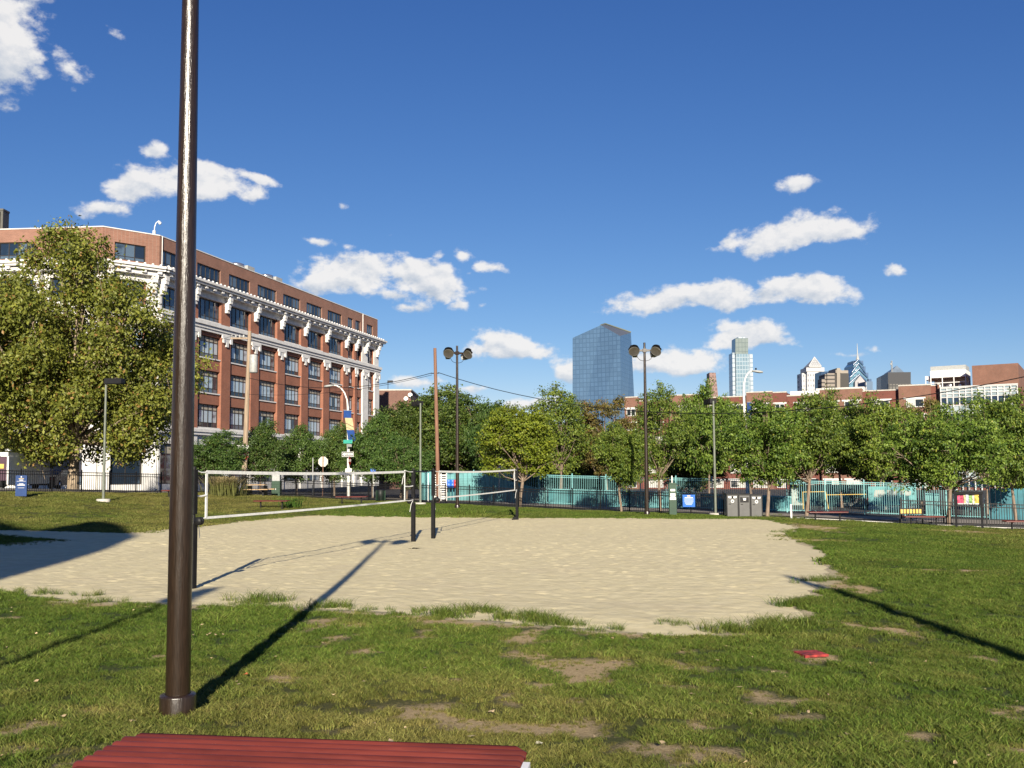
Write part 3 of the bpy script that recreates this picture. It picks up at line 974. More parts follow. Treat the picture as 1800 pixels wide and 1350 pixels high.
def vnet(a, b, ax, bx, lb, tag_extra=False):
    """net hung between two posts, its end tapes at pixel columns ax and bx"""
    t = thing('volleyball_net', lb, 'net', a)
    A, Bv = Vector((0, 0, 0)), b - a
    d = Bv.length
    u = Bv / d
    def s_at(px):
        lo, hi = 0., 1.
        for _ in range(40):
            m = (lo + hi) / 2
            q = a + Bv * m + Vector((0, 0, 2))
            v = q - EYE
            if CX + F * v.dot(_r) / v.dot(_f) < px: lo = m
            else: hi = m
        return lo * d
    s0, s1 = s_at(ax), s_at(bx)
    zt0, zb0 = 2.39, 1.38
    def top(s): return zt0 - .055 * math.sin(math.pi * s / d)
    def bot(s): return zb0 + .0 - .02 * math.sin(math.pi * s / d)
    n = Vector((-u.y, u.x, 0)) * .006
    def ribbon(name, pts, w, vert=True, m=M_TAPE):
        mb = MB()
        for p0, p1 in zip(pts[:-1], pts[1:]):
            o = Vector((0, 0, w / 2)) if vert else u * (w / 2)
            vs = [p0 - o - n, p1 - o - n, p1 + o - n, p0 + o - n, p0 - o + n, p1 - o + n, p1 + o + n, p0 + o + n]
            mb.add(vs, [(0, 1, 2, 3), (7, 6, 5, 4), (0, 4, 5, 1), (2, 6, 7, 3), (1, 5, 6, 2), (3, 7, 4, 0)])
        return mb.build(name, m, t)
    def P(s, z): return A + u * s + Vector((0, 0, z)) + Vector((0, 0, (b.z - a.z) * 0))
    N = 24
    ss = [s0 + (s1 - s0) * k / N for k in range(N + 1)]
    ribbon('top_tape', [P(s, top(s) - .035) for s in ss], .07)
    ribbon('bottom_tape', [P(s, bot(s) + .025) for s in ss], .05)
    for s in (s0, s1): ribbon('side_tape', [P(s, bot(s)), P(s, (top(s) + bot(s)) / 2), P(s, top(s) - .02)], .075, False)
    nm = MB()
    r = .0016
    k = s0 + .1
    while k < s1:
        nm.add([P(k, bot(k)) - u * r, P(k, bot(k)) + u * r, P(k, top(k)) + u * r, P(k, top(k)) - u * r], [(0, 1, 2, 3)])
        k += .1
    for j in range(1, 10):
        for s, q in zip(ss[:-1], ss[1:]):
            z0, z1 = bot(s) + (top(s) - bot(s)) * j / 10, bot(q) + (top(q) - bot(q)) * j / 10
            nm.add([P(s, z0 - r), P(q, z1 - r), P(q, z1 + r), P(s, z0 + r)], [(0, 1, 2, 3)])
    nm.build('netting', M_BLACK, t, kind='stuff')
    for z, w in ((2.36, .014), (1.87, .02), (1.405, .014)):
        for sa, sb in ((0.04, s0), (s1, d - .04)):
            MB().tube([P(sa, z + (.03 if z > 2 else 0)), P((sa + sb) / 2, z - .02), P(sb, z - (.02 if z > 2 else 0))], w, 6).build('tie_strap', M_TAPE, t)
    for (sx, z) in ((s1 + .02, 2.30), (d - .06, 1.38), (.1, 1.36)):
        e = P(sx, z)
        MB().tube([e, e + u * (.10 if sx < d / 2 else -.16) + Vector((0, 0, -.12)), e + u * (.14 if sx < d / 2 else -.28) + Vector((0, 0, -.36))], .008, 5).build('loose_rope', M_TAPE, t)
    return t


vnet(PG[0], PG[1], 363, 711.5, 'white taped volleyball net strung from the big pole to mid court')
vnet(PG[2], PG[3], 772, 904.7, 'white taped volleyball net farther away before the teal fence')
MB().tube([PG[1] + Vector((0, 0, 2.36)), (PG[1] + PG[2]) / 2 + Vector((0, 0, 2.34)), PG[2] + Vector((0, 0, 2.38))], .022, 8).build('steel_cable', M_BLACK, None, label='black cable joining the two middle net posts at their tops', category='cable')
q = foot(905.5, 44.6)
MB().box(-.16, .16, -.1, .1, 0, .05).box(-.12, .06, -.08, .08, .05, .14).box(.08, .15, -.06, .06, .04, .09).build('anchor_box', M_PAD, None, label='small black anchor at the foot of the farthest net post', category='anchor').location = q

# ------------------------------------------------------------------ small things on the grass
q = hit(1425, 1152)
plate = MB()
plate.cbox((0, 0, .012), .32, .30, .03, 0, rad(12))
o = plate.build('base_plate', mat('worn red rubber', (.26, .026, .022), .75, .6, 12, .4), None, label='flat red rubber base half buried in the grass', category='base plate')
o.location = q + Vector((0, 0, .008))


def litter():
    V, Q = [], []
    for _ in range(170):
        y = 4.2 + 15 * RNG.random() ** 1.3
        x = (RNG.random() * 2 - 1) * y * .6
        if float(sand_q(np.array([x]), np.array([y]))[0]) < .3: continue
        s, a, o = .012 + .018 * RNG.random(), RNG.random() * 6.28, len(V)
        z = Z(x, y) + .035 + .02 * RNG.random()
        for k in range(6):
            t = a + k * 1.047
            r = s * (1.3 if k in (0, 3) else .7)
            V.append((x + r * math.cos(t), y + r * math.sin(t), z + RNG.normal() * .006))
        Q.append(tuple(range(o, o + 6)))
    MB().add(V, Q).build('leaf_litter', mat('dry leaf litter', (.40, .30, .17), .8, .5, 3), None, kind='stuff')


litter()


def leaf_thing(px, py, s, col, lb, nm):
    q = hit(px, py)
    vs = [(0, 0, .02)]
    for k in range(11):
        a = 2 * math.pi * k / 11
        r = s * (1.0 if k % 2 else .55) * (.8 + .4 * random.random())
        vs.append((r * math.cos(a), r * math.sin(a), .015 + .03 * random.random()))
    fs = [(0, k + 1, (k + 1) % 11 + 1) for k in range(11)]
    o = MB().add(vs, fs).build('fallen_leaf', mat(nm, col, .8, .25, 20), None, label=lb, category='leaf')
    o.location = q + Vector((0, 0, .03))


leaf_thing(948, 1319, .035, (.42, .40, .30), 'pale curled leaf in the grass beside the red bench end', 'pale dead leaf')
leaf_thing(432, 1194, .032, (.45, .13, .05), 'orange brown leaf in the grass right of the big pole', 'orange dead leaf')


# ------------------------------------------------------------------ fences
def fence(name, lb, cat, line, H, post_sp, pick_sp, m, pw, kw, rails, group=None, post_extra=.08, tops=None):
    """line: ground points; posts at even steps, every picket a part"""
    pts = [Vector(p) for p in line]
    seg = [(pts[i + 1].xy - pts[i].xy).length for i in range(len(pts) - 1)]
    Lt = sum(seg)
    def at(s):
        s = min(max(s, 0), Lt)
        for i, l in enumerate(seg):
            if s <= l or i == len(seg) - 1:
                w = s / l
                x, y = pts[i].x * (1 - w) + pts[i + 1].x * w, pts[i].y * (1 - w) + pts[i + 1].y * w
                return Vector((x, y, pts[i].z * (1 - w) + pts[i + 1].z * w))
            s -= l
    root = at(0)
    t = thing(name, lb, cat, root, 0, group)
    npan = max(1, round(Lt / post_sp))
    pm = MB().box(-pw / 2, pw / 2, -pw / 2, pw / 2, -.15, H + post_extra)
    pm.lathe([(pw * .55, H + post_extra), (pw * .5, H + post_extra + .03), (0, H + post_extra + .05)], 8)
    pmesh = pm.mesh('post', m)
    kmesh = MB().box(-kw / 2, kw / 2, -kw / 2, kw / 2, rails[0] - .07, H).mesh('picket', m)
    for i in range(npan + 1):
        a = at(Lt * i / npan)
        dr = at(Lt * i / npan + .1) - at(Lt * i / npan - .1)
        link('post', pmesh, t, a - root, math.atan2(dr.y, dr.x))
        if i == npan: break
        b = at(Lt * (i + 1) / npan)
        v = b - a
        for rz_ in rails:
            mb = MB()
            o = Vector((-v.y, v.x, 0)).normalized() * .018
            p0, p1, h = a - root + Vector((0, 0, rz_)), b - root + Vector((0, 0, rz_)), Vector((0, 0, .02))
            mb.add([p0 - o - h, p1 - o - h, p1 - o + h, p0 - o + h, p0 + o - h, p1 + o - h, p1 + o + h, p0 + o + h], [(0, 1, 2, 3), (7, 6, 5, 4), (0, 4, 5, 1), (2, 6, 7, 3)])
            mb.build('rail', m, t)
        nk = max(1, round(v.length / pick_sp))
        for k in range(1, nk):
            w = a + v * (k / nk)
            link('picket', kmesh, t, w - root, math.atan2(v.y, v.x))
    return t


def run(pairs): return [foot(px, d) for px, d in pairs]


BF = ([.12, 1.0, 1.16], )
fence('picket_fence', 'black metal picket fence along the street before the white ground floor', 'fence', run([(-22, 49.3), (283, 58)]), 1.2, 1.83, .125, M_BLACK, .06, .022, *BF, 'black park fences')
fence('picket_fence', 'black metal picket fence behind the ornamental grass and picnic table', 'fence', run([(338, 60), (520, 70)]), 1.2, 1.83, .125, M_BLACK, .06, .022, *BF, 'black park fences')
fence('picket_fence', 'black metal picket fence crossing behind the nets to the grey bins', 'fence', run([(521, 70), (640, 66), (720, 62.5), (1000, 56), (1272, 50.8)]), 1.2, 1.83, .115, M_BLACK, .06, .022, *BF, 'black park fences')
fence('picket_fence', 'black metal picket fence behind the notice board', 'fence', run([(1585, 46.9), (1812, 45.7)]), 1.2, 1.83, .115, M_BLACK, .06, .022, *BF, 'black park fences')
fence('teal_fence', 'tall teal picket fence along the far side of the path', 'fence', run([(833, 67), (980, 65.5), (1240, 62.6), (1375, 61.2), (1500, 60.3), (1740, 57.5)]), 2.08, 2.44, .13, M_TEAL, .075, .022, [.14, 1.93, 2.05], None, .1)


# ------------------------------------------------------------------ park lamps with box heads
def box_lamp(px, d, rz, lb, base=True):
    g = foot(px, d)
    t = thing('lamp_post', lb, 'lamp post', g, rz, 'grey lamp posts with square box heads')
    MB().tube([(0, 0, 0), (0, 0, 6.2)], [.072, .055], 12).build('pole', M_LAMPGREY, t)
    MB().box(.0, .95, -.19, .19, 6.08, 6.34).box(.06, .9, -.16, .16, 6.05, 6.08).build('lamp_head', M_BLACK, t)
    MB().lathe([(.34, -.3), (.34, .10), (.31, .13), (0, .13)], 16).build('footing', M_CONC, t)
    return t


L1 = box_lamp(181.5, 48.5, rad(-8), 'grey green lamp post in front of the plane tree')
q = foot(739, 57.5)
again(L1, q, rad(120), 'grey lamp post between the two volleyball nets')
q = foot(1258, 51.0)
again(L1, q, rad(100), 'grey lamp post just left of the triple waste bins')

# ------------------------------------------------------------------ signs, bins, boards
g = foot(37, 47.6)
t = thing('park_sign', 'tall dark blue sign with white lines by the lamp post', 'sign', g, rad(2))
b = MB()
b.box(-.28, .28, -.03, .03, .05, 1.04)
b.prism([(-.28, 1.04), (.28, 1.04), (.27, 1.08), (.22, 1.10), (-.22, 1.10), (-.27, 1.08)], -.03, .03)
b.build('board', M_SIGNBLUE, t)
for i, (z, w, h) in enumerate([(1.02, .03, .05), (.93, .13, .03), (.86, .10, .03), (.80, .22, .012), (.67, .11, .025), (.61, .19, .035), (.47, .16, .012)]):
    MB().box(-w, w, -.034, -.0305, z - h / 2, z + h / 2).build('text_line', M_SIGNWHITE if i != 1 else M_CREAM, t)
for x in (-.22, .22): MB().box(x - .025, x + .025, -.02, .02, -.2, .05).build('leg', M_BLACK, t)

g = foot(1182.5, 49.6)
t = thing('dispenser_post', 'dark green dog waste dispenser post with white labels', 'dispenser', g, rad(3))
MB().box(-.19, .19, -.12, .12, -.1, 1.60).prism([(-.21, 1.60), (.21, 1.60), (.17, 1.68), (-.17, 1.68)], -.14, .14).build('cabinet', M_DGREEN, t)
for z, w, h in ((1.30, .12, .11), (1.05, .13, .17), (.86, .16, .13)): MB().box(-w, w, -.125, -.1205, z - h / 2, z + h / 2).build('label_plate', M_SIGNWHITE, t)
for x, z, w, h in ((-.05, 1.05, .05, .10), (.06, 1.03, .03, .06), (-.07, .85, .04, .05), (.04, .86, .05, .06), (.0, 1.30, .08, .02)): MB().box(x - w / 2, x + w / 2, -.129, -.1255, z - h / 2, z + h / 2).build('mark', M_SIGNBLACK, t)
MB().box(.0, .045, .125, .17, 1.4, 2.05).build('marker_pole', M_WHITE, t)

g = foot(1211.5, 51.6)
t = thing('rules_sign', 'bright blue rules sign hung on the black fence', 'sign', g, rad(-30) * .5)
MB().box(-.33, .33, -.06, -.045, .42, 1.08).build('panel', M_BLUE, t)
MB().box(-.09, .09, -.064, -.0605, .98, 1.05).build('emblem', M_CREAM, t)
for z, w in ((.92, .22), (.85, .26), (.79, .24), (.73, .25), (.67, .22), (.61, .2), (.55, .16)): MB().box(-w, w, -.063, -.0605, z - (.018 if z > .9 else .008), z + (.018 if z > .9 else .008)).build('text_line', M_SIGNWHITE, t)


def bin_unit(px, lb, kind):
    g = foot(px, 49.5)
    t = thing('waste_bin', lb, 'bin', g, rad(-2), 'grey waste bins standing side by side')
    w = .305
    MB().box(-w, w, -.32, .32, -.05, 1.13).build('cabinet', M_GREYP, t)
    MB().box(-w - .006, w + .006, -.36, .34, 1.132, 1.20).box(-w - .002, -w + .045, -.335, -.321, .0, 1.13).box(w - .045, w + .002, -.335, -.321, .0, 1.13).build('hood', M_BLACK, t)
    if kind:
        MB().box(-.22, .22, -.345, -.321, .76, 1.03).build('hopper', M_BLACK, t)
        MB().box(-.06, .07, -.350, -.3455, .86, .96).box(-.1, .1, -.350, -.3455, .975, .985).build('emblem', M_SIGNWHITE, t)
    else:
        for sx in (-1, 1): MB().prism([(sx * .12 - .11, 1.05), (sx * .12 + .11, 1.05), (sx * .12 + .08, .98), (sx * .12, .955), (sx * .12 - .08, .98)], -.328, -.321).build('decal', M_SIGNWHITE, t)
        MB().lathe([(0, 0), (.055, 0), (.055, .02), (0, .02)], 16, 0, Matrix.Translation((0, -.34, 1.02)) @ Matrix.Rotation(rad(90), 4, 'X')).build('slot_cover', M_BLACK, t)
        MB().lathe([(.045, 0), (.085, 0), (.085, .008), (.045, .008), (.045, 0)], 20, 0, Matrix.Translation((0, -.322, .80)) @ Matrix.Rotation(rad(90), 4, 'X')).build('emblem', M_SIGNWHITE, t)
    MB().box(-.2, -.08, -.335, -.321, .64, .675).build('handle', M_BLACK, t)


for i, px in enumerate((1286, 1307, 1328)): bin_unit(px, ['grey recycling bin next to the grey lamp post', 'middle grey waste bin with a black hopper', 'grey recycling bin at the tree side of the row'][i], i == 1)

g = foot(1391, 46.3)
MB().tube([(0, 0, -.1), (0, 0, .74)], .05, 10).build('bollard', M_WHITE, None, label='short white post at the sand corner by the path', category='post').location = g

g1, g2 = foot(1681.5, 44.2), foot(1727, 43.7)
a = math.atan2(g2.y - g1.y, g2.x - g1.x)
wd = (g2 - g1).length
t = thing('notice_board', 'black framed notice board with colourful posters on the lawn', 'notice board', g1, a)
for x in (0, wd): MB().box(x - .05, x + .05, -.05, .05, -.2, 1.66).build('post', M_BLACK, t)
MB().box(-.08, wd + .08, -.07, .07, 1.56, 1.68).box(.05, wd - .05, -.03, .03, 1.06, 1.56).build('frame', M_BLACK, t)
cols = [((.55, .06, .13), .0, .28), ((.50, .42, .22), .29, .38), ((.33, .35, .42), .39, .52), ((.20, .34, .10), .53, .68), ((.55, .5, .4), .69, .78), ((.50, .36, .06), .79, .98)]
for i, (cc, a0, a1) in enumerate(cols):
    x0, x1 = .08 + (wd - .16) * a0, .08 + (wd - .16) * a1
    MB().box(x0, x1, -.036, -.0305, 1.14 - .03 * (i % 2), 1.50 + .02 * (i % 3)).build('poster', mat('poster %d' % i, cc, .6, .7, 9), t)
    MB().box(x0 + .01, x1 - .01, -.040, -.0365, 1.10, 1.13 + .01 * (i % 2)).build('poster', M_SIGNWHITE, t)

g = foot(1602, 46.2)
t = thing('slatted_panel', 'black panel of short yellow slats fixed to the fence', 'panel', g, rad(-4))
MB().box(-.55, .55, -.02, .02, .50, .545).box(-.55, .55, -.02, .02, .755, .80).box(-.56, -.52, -.03, .03, -.1, .8).box(.52, .56, -.03, .03, -.1, .8).build('frame', M_BLACK, t)
for k in range(7): MB().box(-.5 + k * .148, -.5 + k * .148 + .10, -.03, .0, .548, .752).build('slat', M_YEL, t)

# picnic table of pale planks, ornamental grass, planter box
g = foot(451, 62.5)
t = thing('picnic_table', 'tan plank picnic table behind the red bench', 'picnic table', g, rad(-3))
for k in range(3): MB().box(-.62, .62, -.3 + k * .21, -.3 + k * .21 + .19, .70, .75).build('table_plank', M_TAN, t)
for y in (-.85, .62): MB().box(-.95, 1.0, y, y + .25, .40, .45).build('seat_plank', M_TAN, t)
MB().cbox((-.6, 0, .33), .3, .9, .66).cbox((.55, 0, .33), .12, .8, .66).build('base', M_BLACK, t)
g = foot(486, 64.5)
t = thing('parking_kiosk', 'dark green kiosk with a grey head behind the fence', 'kiosk', g, rad(0))
MB().box(-.28, .28, -.25, .25, -.1, 1.05).build('cabinet', M_DGREEN, t)
MB().box(-.26, .26, -.22, .22, 1.05, 1.55).lathe([(.26, 1.55), (.16, 1.68), (0, 1.72)], 12).build('head', M_GREY, t)
MB().box(-.02, .02, -.256, -.2505, .45, .55).build('badge', M_SIGNWHITE, t)
g = foot(669, 63.2)
t = thing('litter_bin', 'round dark litter bin with a slatted side by the fence', 'bin', g)
MB().lathe([(.0, 0), (.27, 0), (.30, .78), (.27, .80), (.24, .78), (.22, .3), (0, .3)], 16).build('drum', M_BLACK, t)
for k in range(14):
    a = 2 * math.pi * k / 14
    MB().cbox((.305 * math.cos(a), .305 * math.sin(a), .42), .03, .015, .66, 0, a).build('slat', M_DGREEN, t)


def tufts(name, lb, px, d, n, h, spread, cols):
    g = foot(px, d)
    V, Q, A = [], [], []
    for _ in range(n):
        a, r = RNG.random() * 6.283, abs(RNG.normal()) * spread * .35
        a2, L = a + RNG.normal() * .5, h * (.6 + .5 * RNG.random())
        lean = L * (.25 + .5 * RNG.random())
        bx, by = r * math.cos(a), r * math.sin(a)
        dx, dy = lean * math.cos(a2), lean * math.sin(a2)
        w = .02
        wx, wy = -math.sin(a2) * w, math.cos(a2) * w
        o = len(V)
        V += [(bx - wx, by - wy, 0), (bx + wx, by + wy, 0), (bx + dx * .35 + wx, by + dy * .35 + wy, L * .62), (bx + dx * .35 - wx, by + dy * .35 - wy, L * .62), (bx + dx + wx * .4, by + dy + wy * .4, L * .9), (bx + dx - wx * .4, by + dy - wy * .4, L * .9)]
        Q += [(o, o + 1, o + 2, o + 3), (o + 3, o + 2, o + 4, o + 5)]
        c0, c1 = cols
        A += [c0] * 4 + [c1] * 2
    me = npmesh(name, np.array(V), np.array(Q), M_LEAF, False, {'leaf_col': np.array(A)})
    t = thing(name, lb, 'plant', g)
    link('foliage', me, t)


def leaf_mat():
    m = bpy.data.materials.new('leaf')
    m.use_nodes = True
    B = NB(m.node_tree)
    p = m.node_tree.nodes['Principled BSDF']
    at = B.n('ShaderNodeAttribute', attribute_name='leaf_col')
    oi = B.n('ShaderNodeObjectInfo')
    hs = B.n('ShaderNodeHueSaturation')
    B.put(hs.inputs['Color'], at.outputs['Color'])
    B.put(hs.inputs['Value'], B.m('MULTIPLY_ADD', oi.outputs['Random'], .36, .88))
    B.put(hs.inputs['Hue'], B.m('MULTIPLY_ADD', B.m('FRACT', B.m('MULTIPLY', oi.outputs['Random'], 7.3)), .024, .488))
    B.put(p.inputs['Base Color'], hs.outputs[0])
    p.inputs['Roughness'].default_value = .5
    p.inputs['Specular IOR Level'].default_value = .35
    tr = B.n('ShaderNodeBsdfTranslucent')
    B.put(tr.inputs[0], hs.outputs[0])
    mx = B.n('ShaderNodeMixShader')
    mx.inputs[0].default_value = .32
    m.node_tree.links.new(p.outputs[0], mx.inputs[1])
    m.node_tree.links.new(tr.outputs[0], mx.inputs[2])
    m.node_tree.links.new(mx.outputs[0], m.node_tree.nodes['Material Output'].inputs[0])
    return m


M_LEAF = leaf_mat()
tufts('ornamental_grass', 'tall clump of ornamental grass with tan plumes by the picnic table', 394, 59.0, 900, 1.25, 1.5, ((.15, .165, .05), (.50, .41, .20)))
tufts('ornamental_grass', 'low green grass tuft at the end of the lawn bench', 512, 52, 160, .55, 1.1, ((.06, .13, .02), (.10, .17, .03)))
# ------------------------------------------------------------------ trees
M_BARK = mat('bark', (.20, .15, .11), .9, .35, 3, .5, stretch=(6, 6, 1))
M_BARKP = mat('pale mottled bark', (.27, .21, .145), .9, .4, 2.2, .4, stretch=(3, 3, 1))


def tree_meshes(key, seed, H, cb, rx, nl, lr, nsub, per, ls, pal, tr, m_bark=None, up=.5, flat=.5, top=1.0, sub_r=.42, drop=.0):
    """trunk and limbs as one mesh, the leaves as another"""
    rg = np.random.default_rng(seed)
    m_bark = m_bark or M_BARK
    zc, rz = (H + cb) / 2, (H - cb) / 2
    low = key == 'plane'
    lobes = []
    tries = 0
    while len(lobes) < nl and tries < 4000:
        tries += 1
        d = rg.normal(size=3)
        d /= np.linalg.norm(d)
        r = .30 + .60 * rg.random() ** .6
        q = np.array([d[0] * rx * r, d[1] * rx * r, zc + d[2] * rz * r])
        shrink = 1 - .45 * max(0, (q[2] - zc) / rz) * top
        if low: q[2] -= .16 * rz * (1 - abs(d[2]))
        q[:2] *= shrink
        rr = lr * (.5 + .85 * rg.random())
        if all(np.linalg.norm((q - o[0]) * np.array([1, 1, 1.3])) > .62 * (rr + o[1]) * .9 for o in lobes): lobes.append((q, rr))
    t = MB()
    ft = np.array([.06 * H * (rg.random() - .5), .06 * H * (rg.random() - .5), max(cb * .95, H * .18)])
    t.tube([(0, 0, -.3), (0, 0, .1), tuple(ft * .5), tuple(ft)], [tr * 1.35, tr * 1.1, tr * .92, tr * .8], 10, 0, False)
    lead = [tuple(ft), (ft[0] * 1.2, ft[1] * .6, zc), (ft[0] * .6, ft[1], zc + rz * .75)]
    t.tube(lead, [tr * .8, tr * .45, tr * .10], 8, 0, False)
    for q, rr in lobes:
        k = min(.95, max(.0, (q[2] - ft[2]) / max(.5, H - ft[2]) - .25)) * rg.random()
        s = ft + (np.array(lead[1]) - ft) * k
        mid = s * .5 + q * .5 + np.array([0, 0, -.08 * np.linalg.norm(q[:2] - s[:2])]) + rg.normal(size=3) * .05 * rx
        r0 = tr * (.34 + .12 * rg.random())
        t.tube([tuple(s), tuple(mid), tuple(q)], [r0, r0 * .62, r0 * .22], 6, 0, False)
        for _ in range(4):
            e = q + rg.normal(size=3) * rr * .55
            b = mid + (q - mid) * (.3 + .6 * rg.random())
            t.tube([tuple(b), tuple((b + e) / 2 + rg.normal(size=3) * .06 * rr), tuple(e)], [r0 * .3, r0 * .2, r0 * .08], 4, 0, False)
    wts = np.array([r ** 2 for _, r in lobes])
    wts /= wts.sum()
    idx = rg.choice(len(lobes), nsub, p=wts)
    lc, lrad = np.array([l[0] for l in lobes])[idx], np.array([l[1] for l in lobes])[idx]
    d = rg.normal(size=(nsub, 3))
    d[:, 2] += up * .5
    d /= np.linalg.norm(d, axis=1)[:, None]
    sc = lc + d * (lrad * (.35 + .72 * rg.random(nsub) ** .7))[:, None] * np.array([1, 1, .85])
    sc[:, 2] -= drop * lrad * rg.random(nsub)
    sr = sub_r * (.6 + .8 * rg.random(nsub))
    n = nsub * per
    o = rg.normal(size=(n, 3)) * np.repeat(sr, per)[:, None] * np.array([.62, .62, .62 * flat])
    c = np.repeat(sc, per, 0) + o
    nv = np.repeat(d, per, 0) * .7 + rg.normal(size=(n, 3)) * .75 + np.array([0, 0, up])
    nv /= np.linalg.norm(nv, axis=1)[:, None]
    a = np.cross(nv, rg.normal(size=(n, 3)))
    a /= np.linalg.norm(a, axis=1)[:, None] + 1e-9
    b = np.cross(nv, a)
    L = ls * (.6 + .8 * rg.random(n))[:, None]
    V = np.empty((n, 4, 3))
    V[:, 0], V[:, 1], V[:, 2], V[:, 3] = c - a * L * .5, c + b * L * .30 + nv * L * .06, c + a * L * .5, c - b * L * .30 + nv * L * .06
    V[..., 2] = np.maximum(V[..., 2], 1.1 + .9 * np.repeat(rg.random(n)[:, None], 4, 1) if low else cb * .72)
    p = np.array(pal)
    w1 = np.clip(.5 + .5 * rg.normal(size=nsub) * .55, 0, 1)
    mixv = np.clip(np.repeat(w1, per) + rg.normal(size=n) * .22, 0, 1)[:, None]
    col = p[0] * (1 - mixv) + p[1] * mixv
    odd = rg.random(n) < (.05 if key in ('plane', 'rust') else .015)
    col[odd] = p[2]
    col = np.clip(col * (.85 + .3 * rg.random((n, 1))), 0, 1)
    me = npmesh(key + ' leaves', V.reshape(-1, 3), np.arange(n * 4).reshape(n, 4), M_LEAF, False, {'leaf_col': np.repeat(col, 4, 0)})
    return t.mesh(key + ' limbs', m_bark), me


GREEN = [(.052, .096, .014), (.185, .245, .034), (.26, .26, .04)]
DARKG = [(.038, .078, .016), (.115, .165, .028), (.18, .18, .03)]
YELG = [(.11, .17, .016), (.25, .31, .028), (.38, .36, .03)]
PLANE = [(.082, .102, .016), (.215, .225, .036), (.24, .14, .04)]
ORNG = [(.11, .105, .028), (.20, .16, .045), (.26, .12, .04)]
KINDS_T = {
    'plane': tree_meshes('plane', 11, 17.6, .4, 9.2, 84, 1.75, 5200, 24, .24, PLANE, .40, M_BARKP, .35, .75, .75, .62),
    'locust': tree_meshes('locust', 22, 7.4, 1.9, 3.6, 34, .95, 1100, 24, .17, GREEN, .13, M_BARK, .5, .45, .6, .33, .3),
    'locust2': tree_meshes('locust2', 29, 7.6, 2.0, 3.3, 30, .95, 1000, 24, .17, GREEN, .12, M_BARK, .5, .5, .8, .34, .2),
    'wide': tree_meshes('wide', 31, 6.4, 2.1, 4.6, 40, .95, 1300, 24, .16, GREEN, .14, M_BARK, .5, .42, .5, .33, .3),
    'dense': tree_meshes('dense', 41, 10.5, 1.2, 4.6, 60, 1.35, 1900, 22, .24, DARKG, .2, M_BARK, .45, .6, .5, .48),
    'yellow': tree_meshes('yellow', 51, 8.0, 2.0, 3.4, 34, .95, 1000, 24, .18, YELG, .13, M_BARK, .5, .5, .7, .34),
    'airy': tree_meshes('airy', 61, 8.8, 2.2, 3.4, 26, .95, 800, 22, .18, GREEN, .14, M_BARK, .5, .5, .5, .38),
    'rust': tree_meshes('rust', 71, 9.0, 2.2, 3.2, 30, .95, 900, 22, .19, ORNG, .14, M_BARK, .5, .5, .6, .36),
    'street': tree_meshes('street', 81, 7.0, 1.5, 3.3, 34, 1.05, 1100, 24, .18, [(.045, .088, .018), (.10, .155, .032), (.17, .18, .04)], .12, M_BARK, .5, .55, .7, .36),
}


def tree(kind, name, px, d, top, width, lb, group, spin=None, base=None):
    g = foot(px, d)
    v = pt(px, top, d)
    src = {'plane': (17.6, 18.), 'locust': (7.4, 7.9), 'locust2': (7.6, 7.3), 'wide': (6.4, 9.8), 'dense': (10.5, 10.), 'yellow': (8.0, 7.5), 'airy': (8.8, 7.5), 'rust': (9.0, 7.2), 'street': (7.0, 7.4)}[kind]
    sz = (v.z - g.z) / src[0]
    sx = width / F * d / src[1]
    t = thing(name, lb, 'tree', g, RNG.random() * 6.28 if spin is None else spin, group)
    if kind != 'plane': sx, sz = sx * (1.06 + .12 * RNG.random()), sz * (1.03 + .09 * RNG.random())
    t.scale = (sx, sx * (1 if kind == 'plane' else .9 + .2 * RNG.random()), sz)
    link('trunk', KINDS_T[kind][0], t)
    link('crown', KINDS_T[kind][1], t)


tree('plane', 'plane_tree', 128, 63, 398, 420, 'big plane tree in front of the brick corner building', None, 1.3)
GR = 'trees along the path and teal fence'
tree('yellow', 'young_tree', 913, 59.5, 716, 150, 'yellow green young tree behind the farther net', GR)
tree('locust2', 'young_tree', 1092.5, 54.0, 742, 118, 'dark young tree with pale trunk left of the second floodlight pole', GR)
tree('airy', 'young_tree', 1161, 58, 700, 122, 'tree with forked bare lower branches right of the second floodlight pole', GR)
tree('locust', 'young_tree', 1349, 52.5, 698, 150, 'locust tree behind the last grey waste bin', GR)
tree('locust2', 'young_tree', 1418, 54.5, 700, 150, 'locust tree at the end of the first path bench', GR)
tree('wide', 'young_tree', 1667, 47, 726, 210, 'broad locust tree just beside the notice board', GR)
tree('locust', 'young_tree', 1786, 55, 700, 150, 'dark locust tree at the far end of the path', GR)
GB = 'trees beyond the teal fence'
tree('airy', 'tree', 985, 74, 692, 130, 'airy tree in front of the glass tower left edge', GB)
tree('rust', 'tree', 1068, 80, 700, 120, 'tree with rusty crown below the glass tower', GB)
tree('dense', 'tree', 1040, 90, 760, 190, 'dark low tree filling the gap under the glass tower', GB)
tree('locust', 'tree', 1247, 76, 683, 115, 'tall narrow tree behind the grey lamp post by the bins', GB)
tree('dense', 'tree', 1215, 88, 745, 130, 'dark tree before the brick housing block', GB)
tree('locust2', 'tree', 1322, 80, 716, 120, 'tree behind the white street light', GB)
tree('wide', 'tree', 1480, 76, 704, 150, 'spreading tree below the white pyramid tower', GB)
tree('locust', 'tree', 1545, 72, 708, 140, 'tree below the stepped blue spire tower', GB)
tree('rust', 'tree', 1620, 74, 706, 110, 'tree with browning crown before the brick housing', GB)
tree('airy', 'tree', 1735, 66, 706, 130, 'thin twiggy tree before the white gridded glass front', GB)
tree('dense', 'tree', 1800, 70, 730, 130, 'dark tree at the end of the glass front', GB)
tree('wide', 'tree', 1560, 84, 760, 260, 'low spreading tree before the lower housing windows', GB)
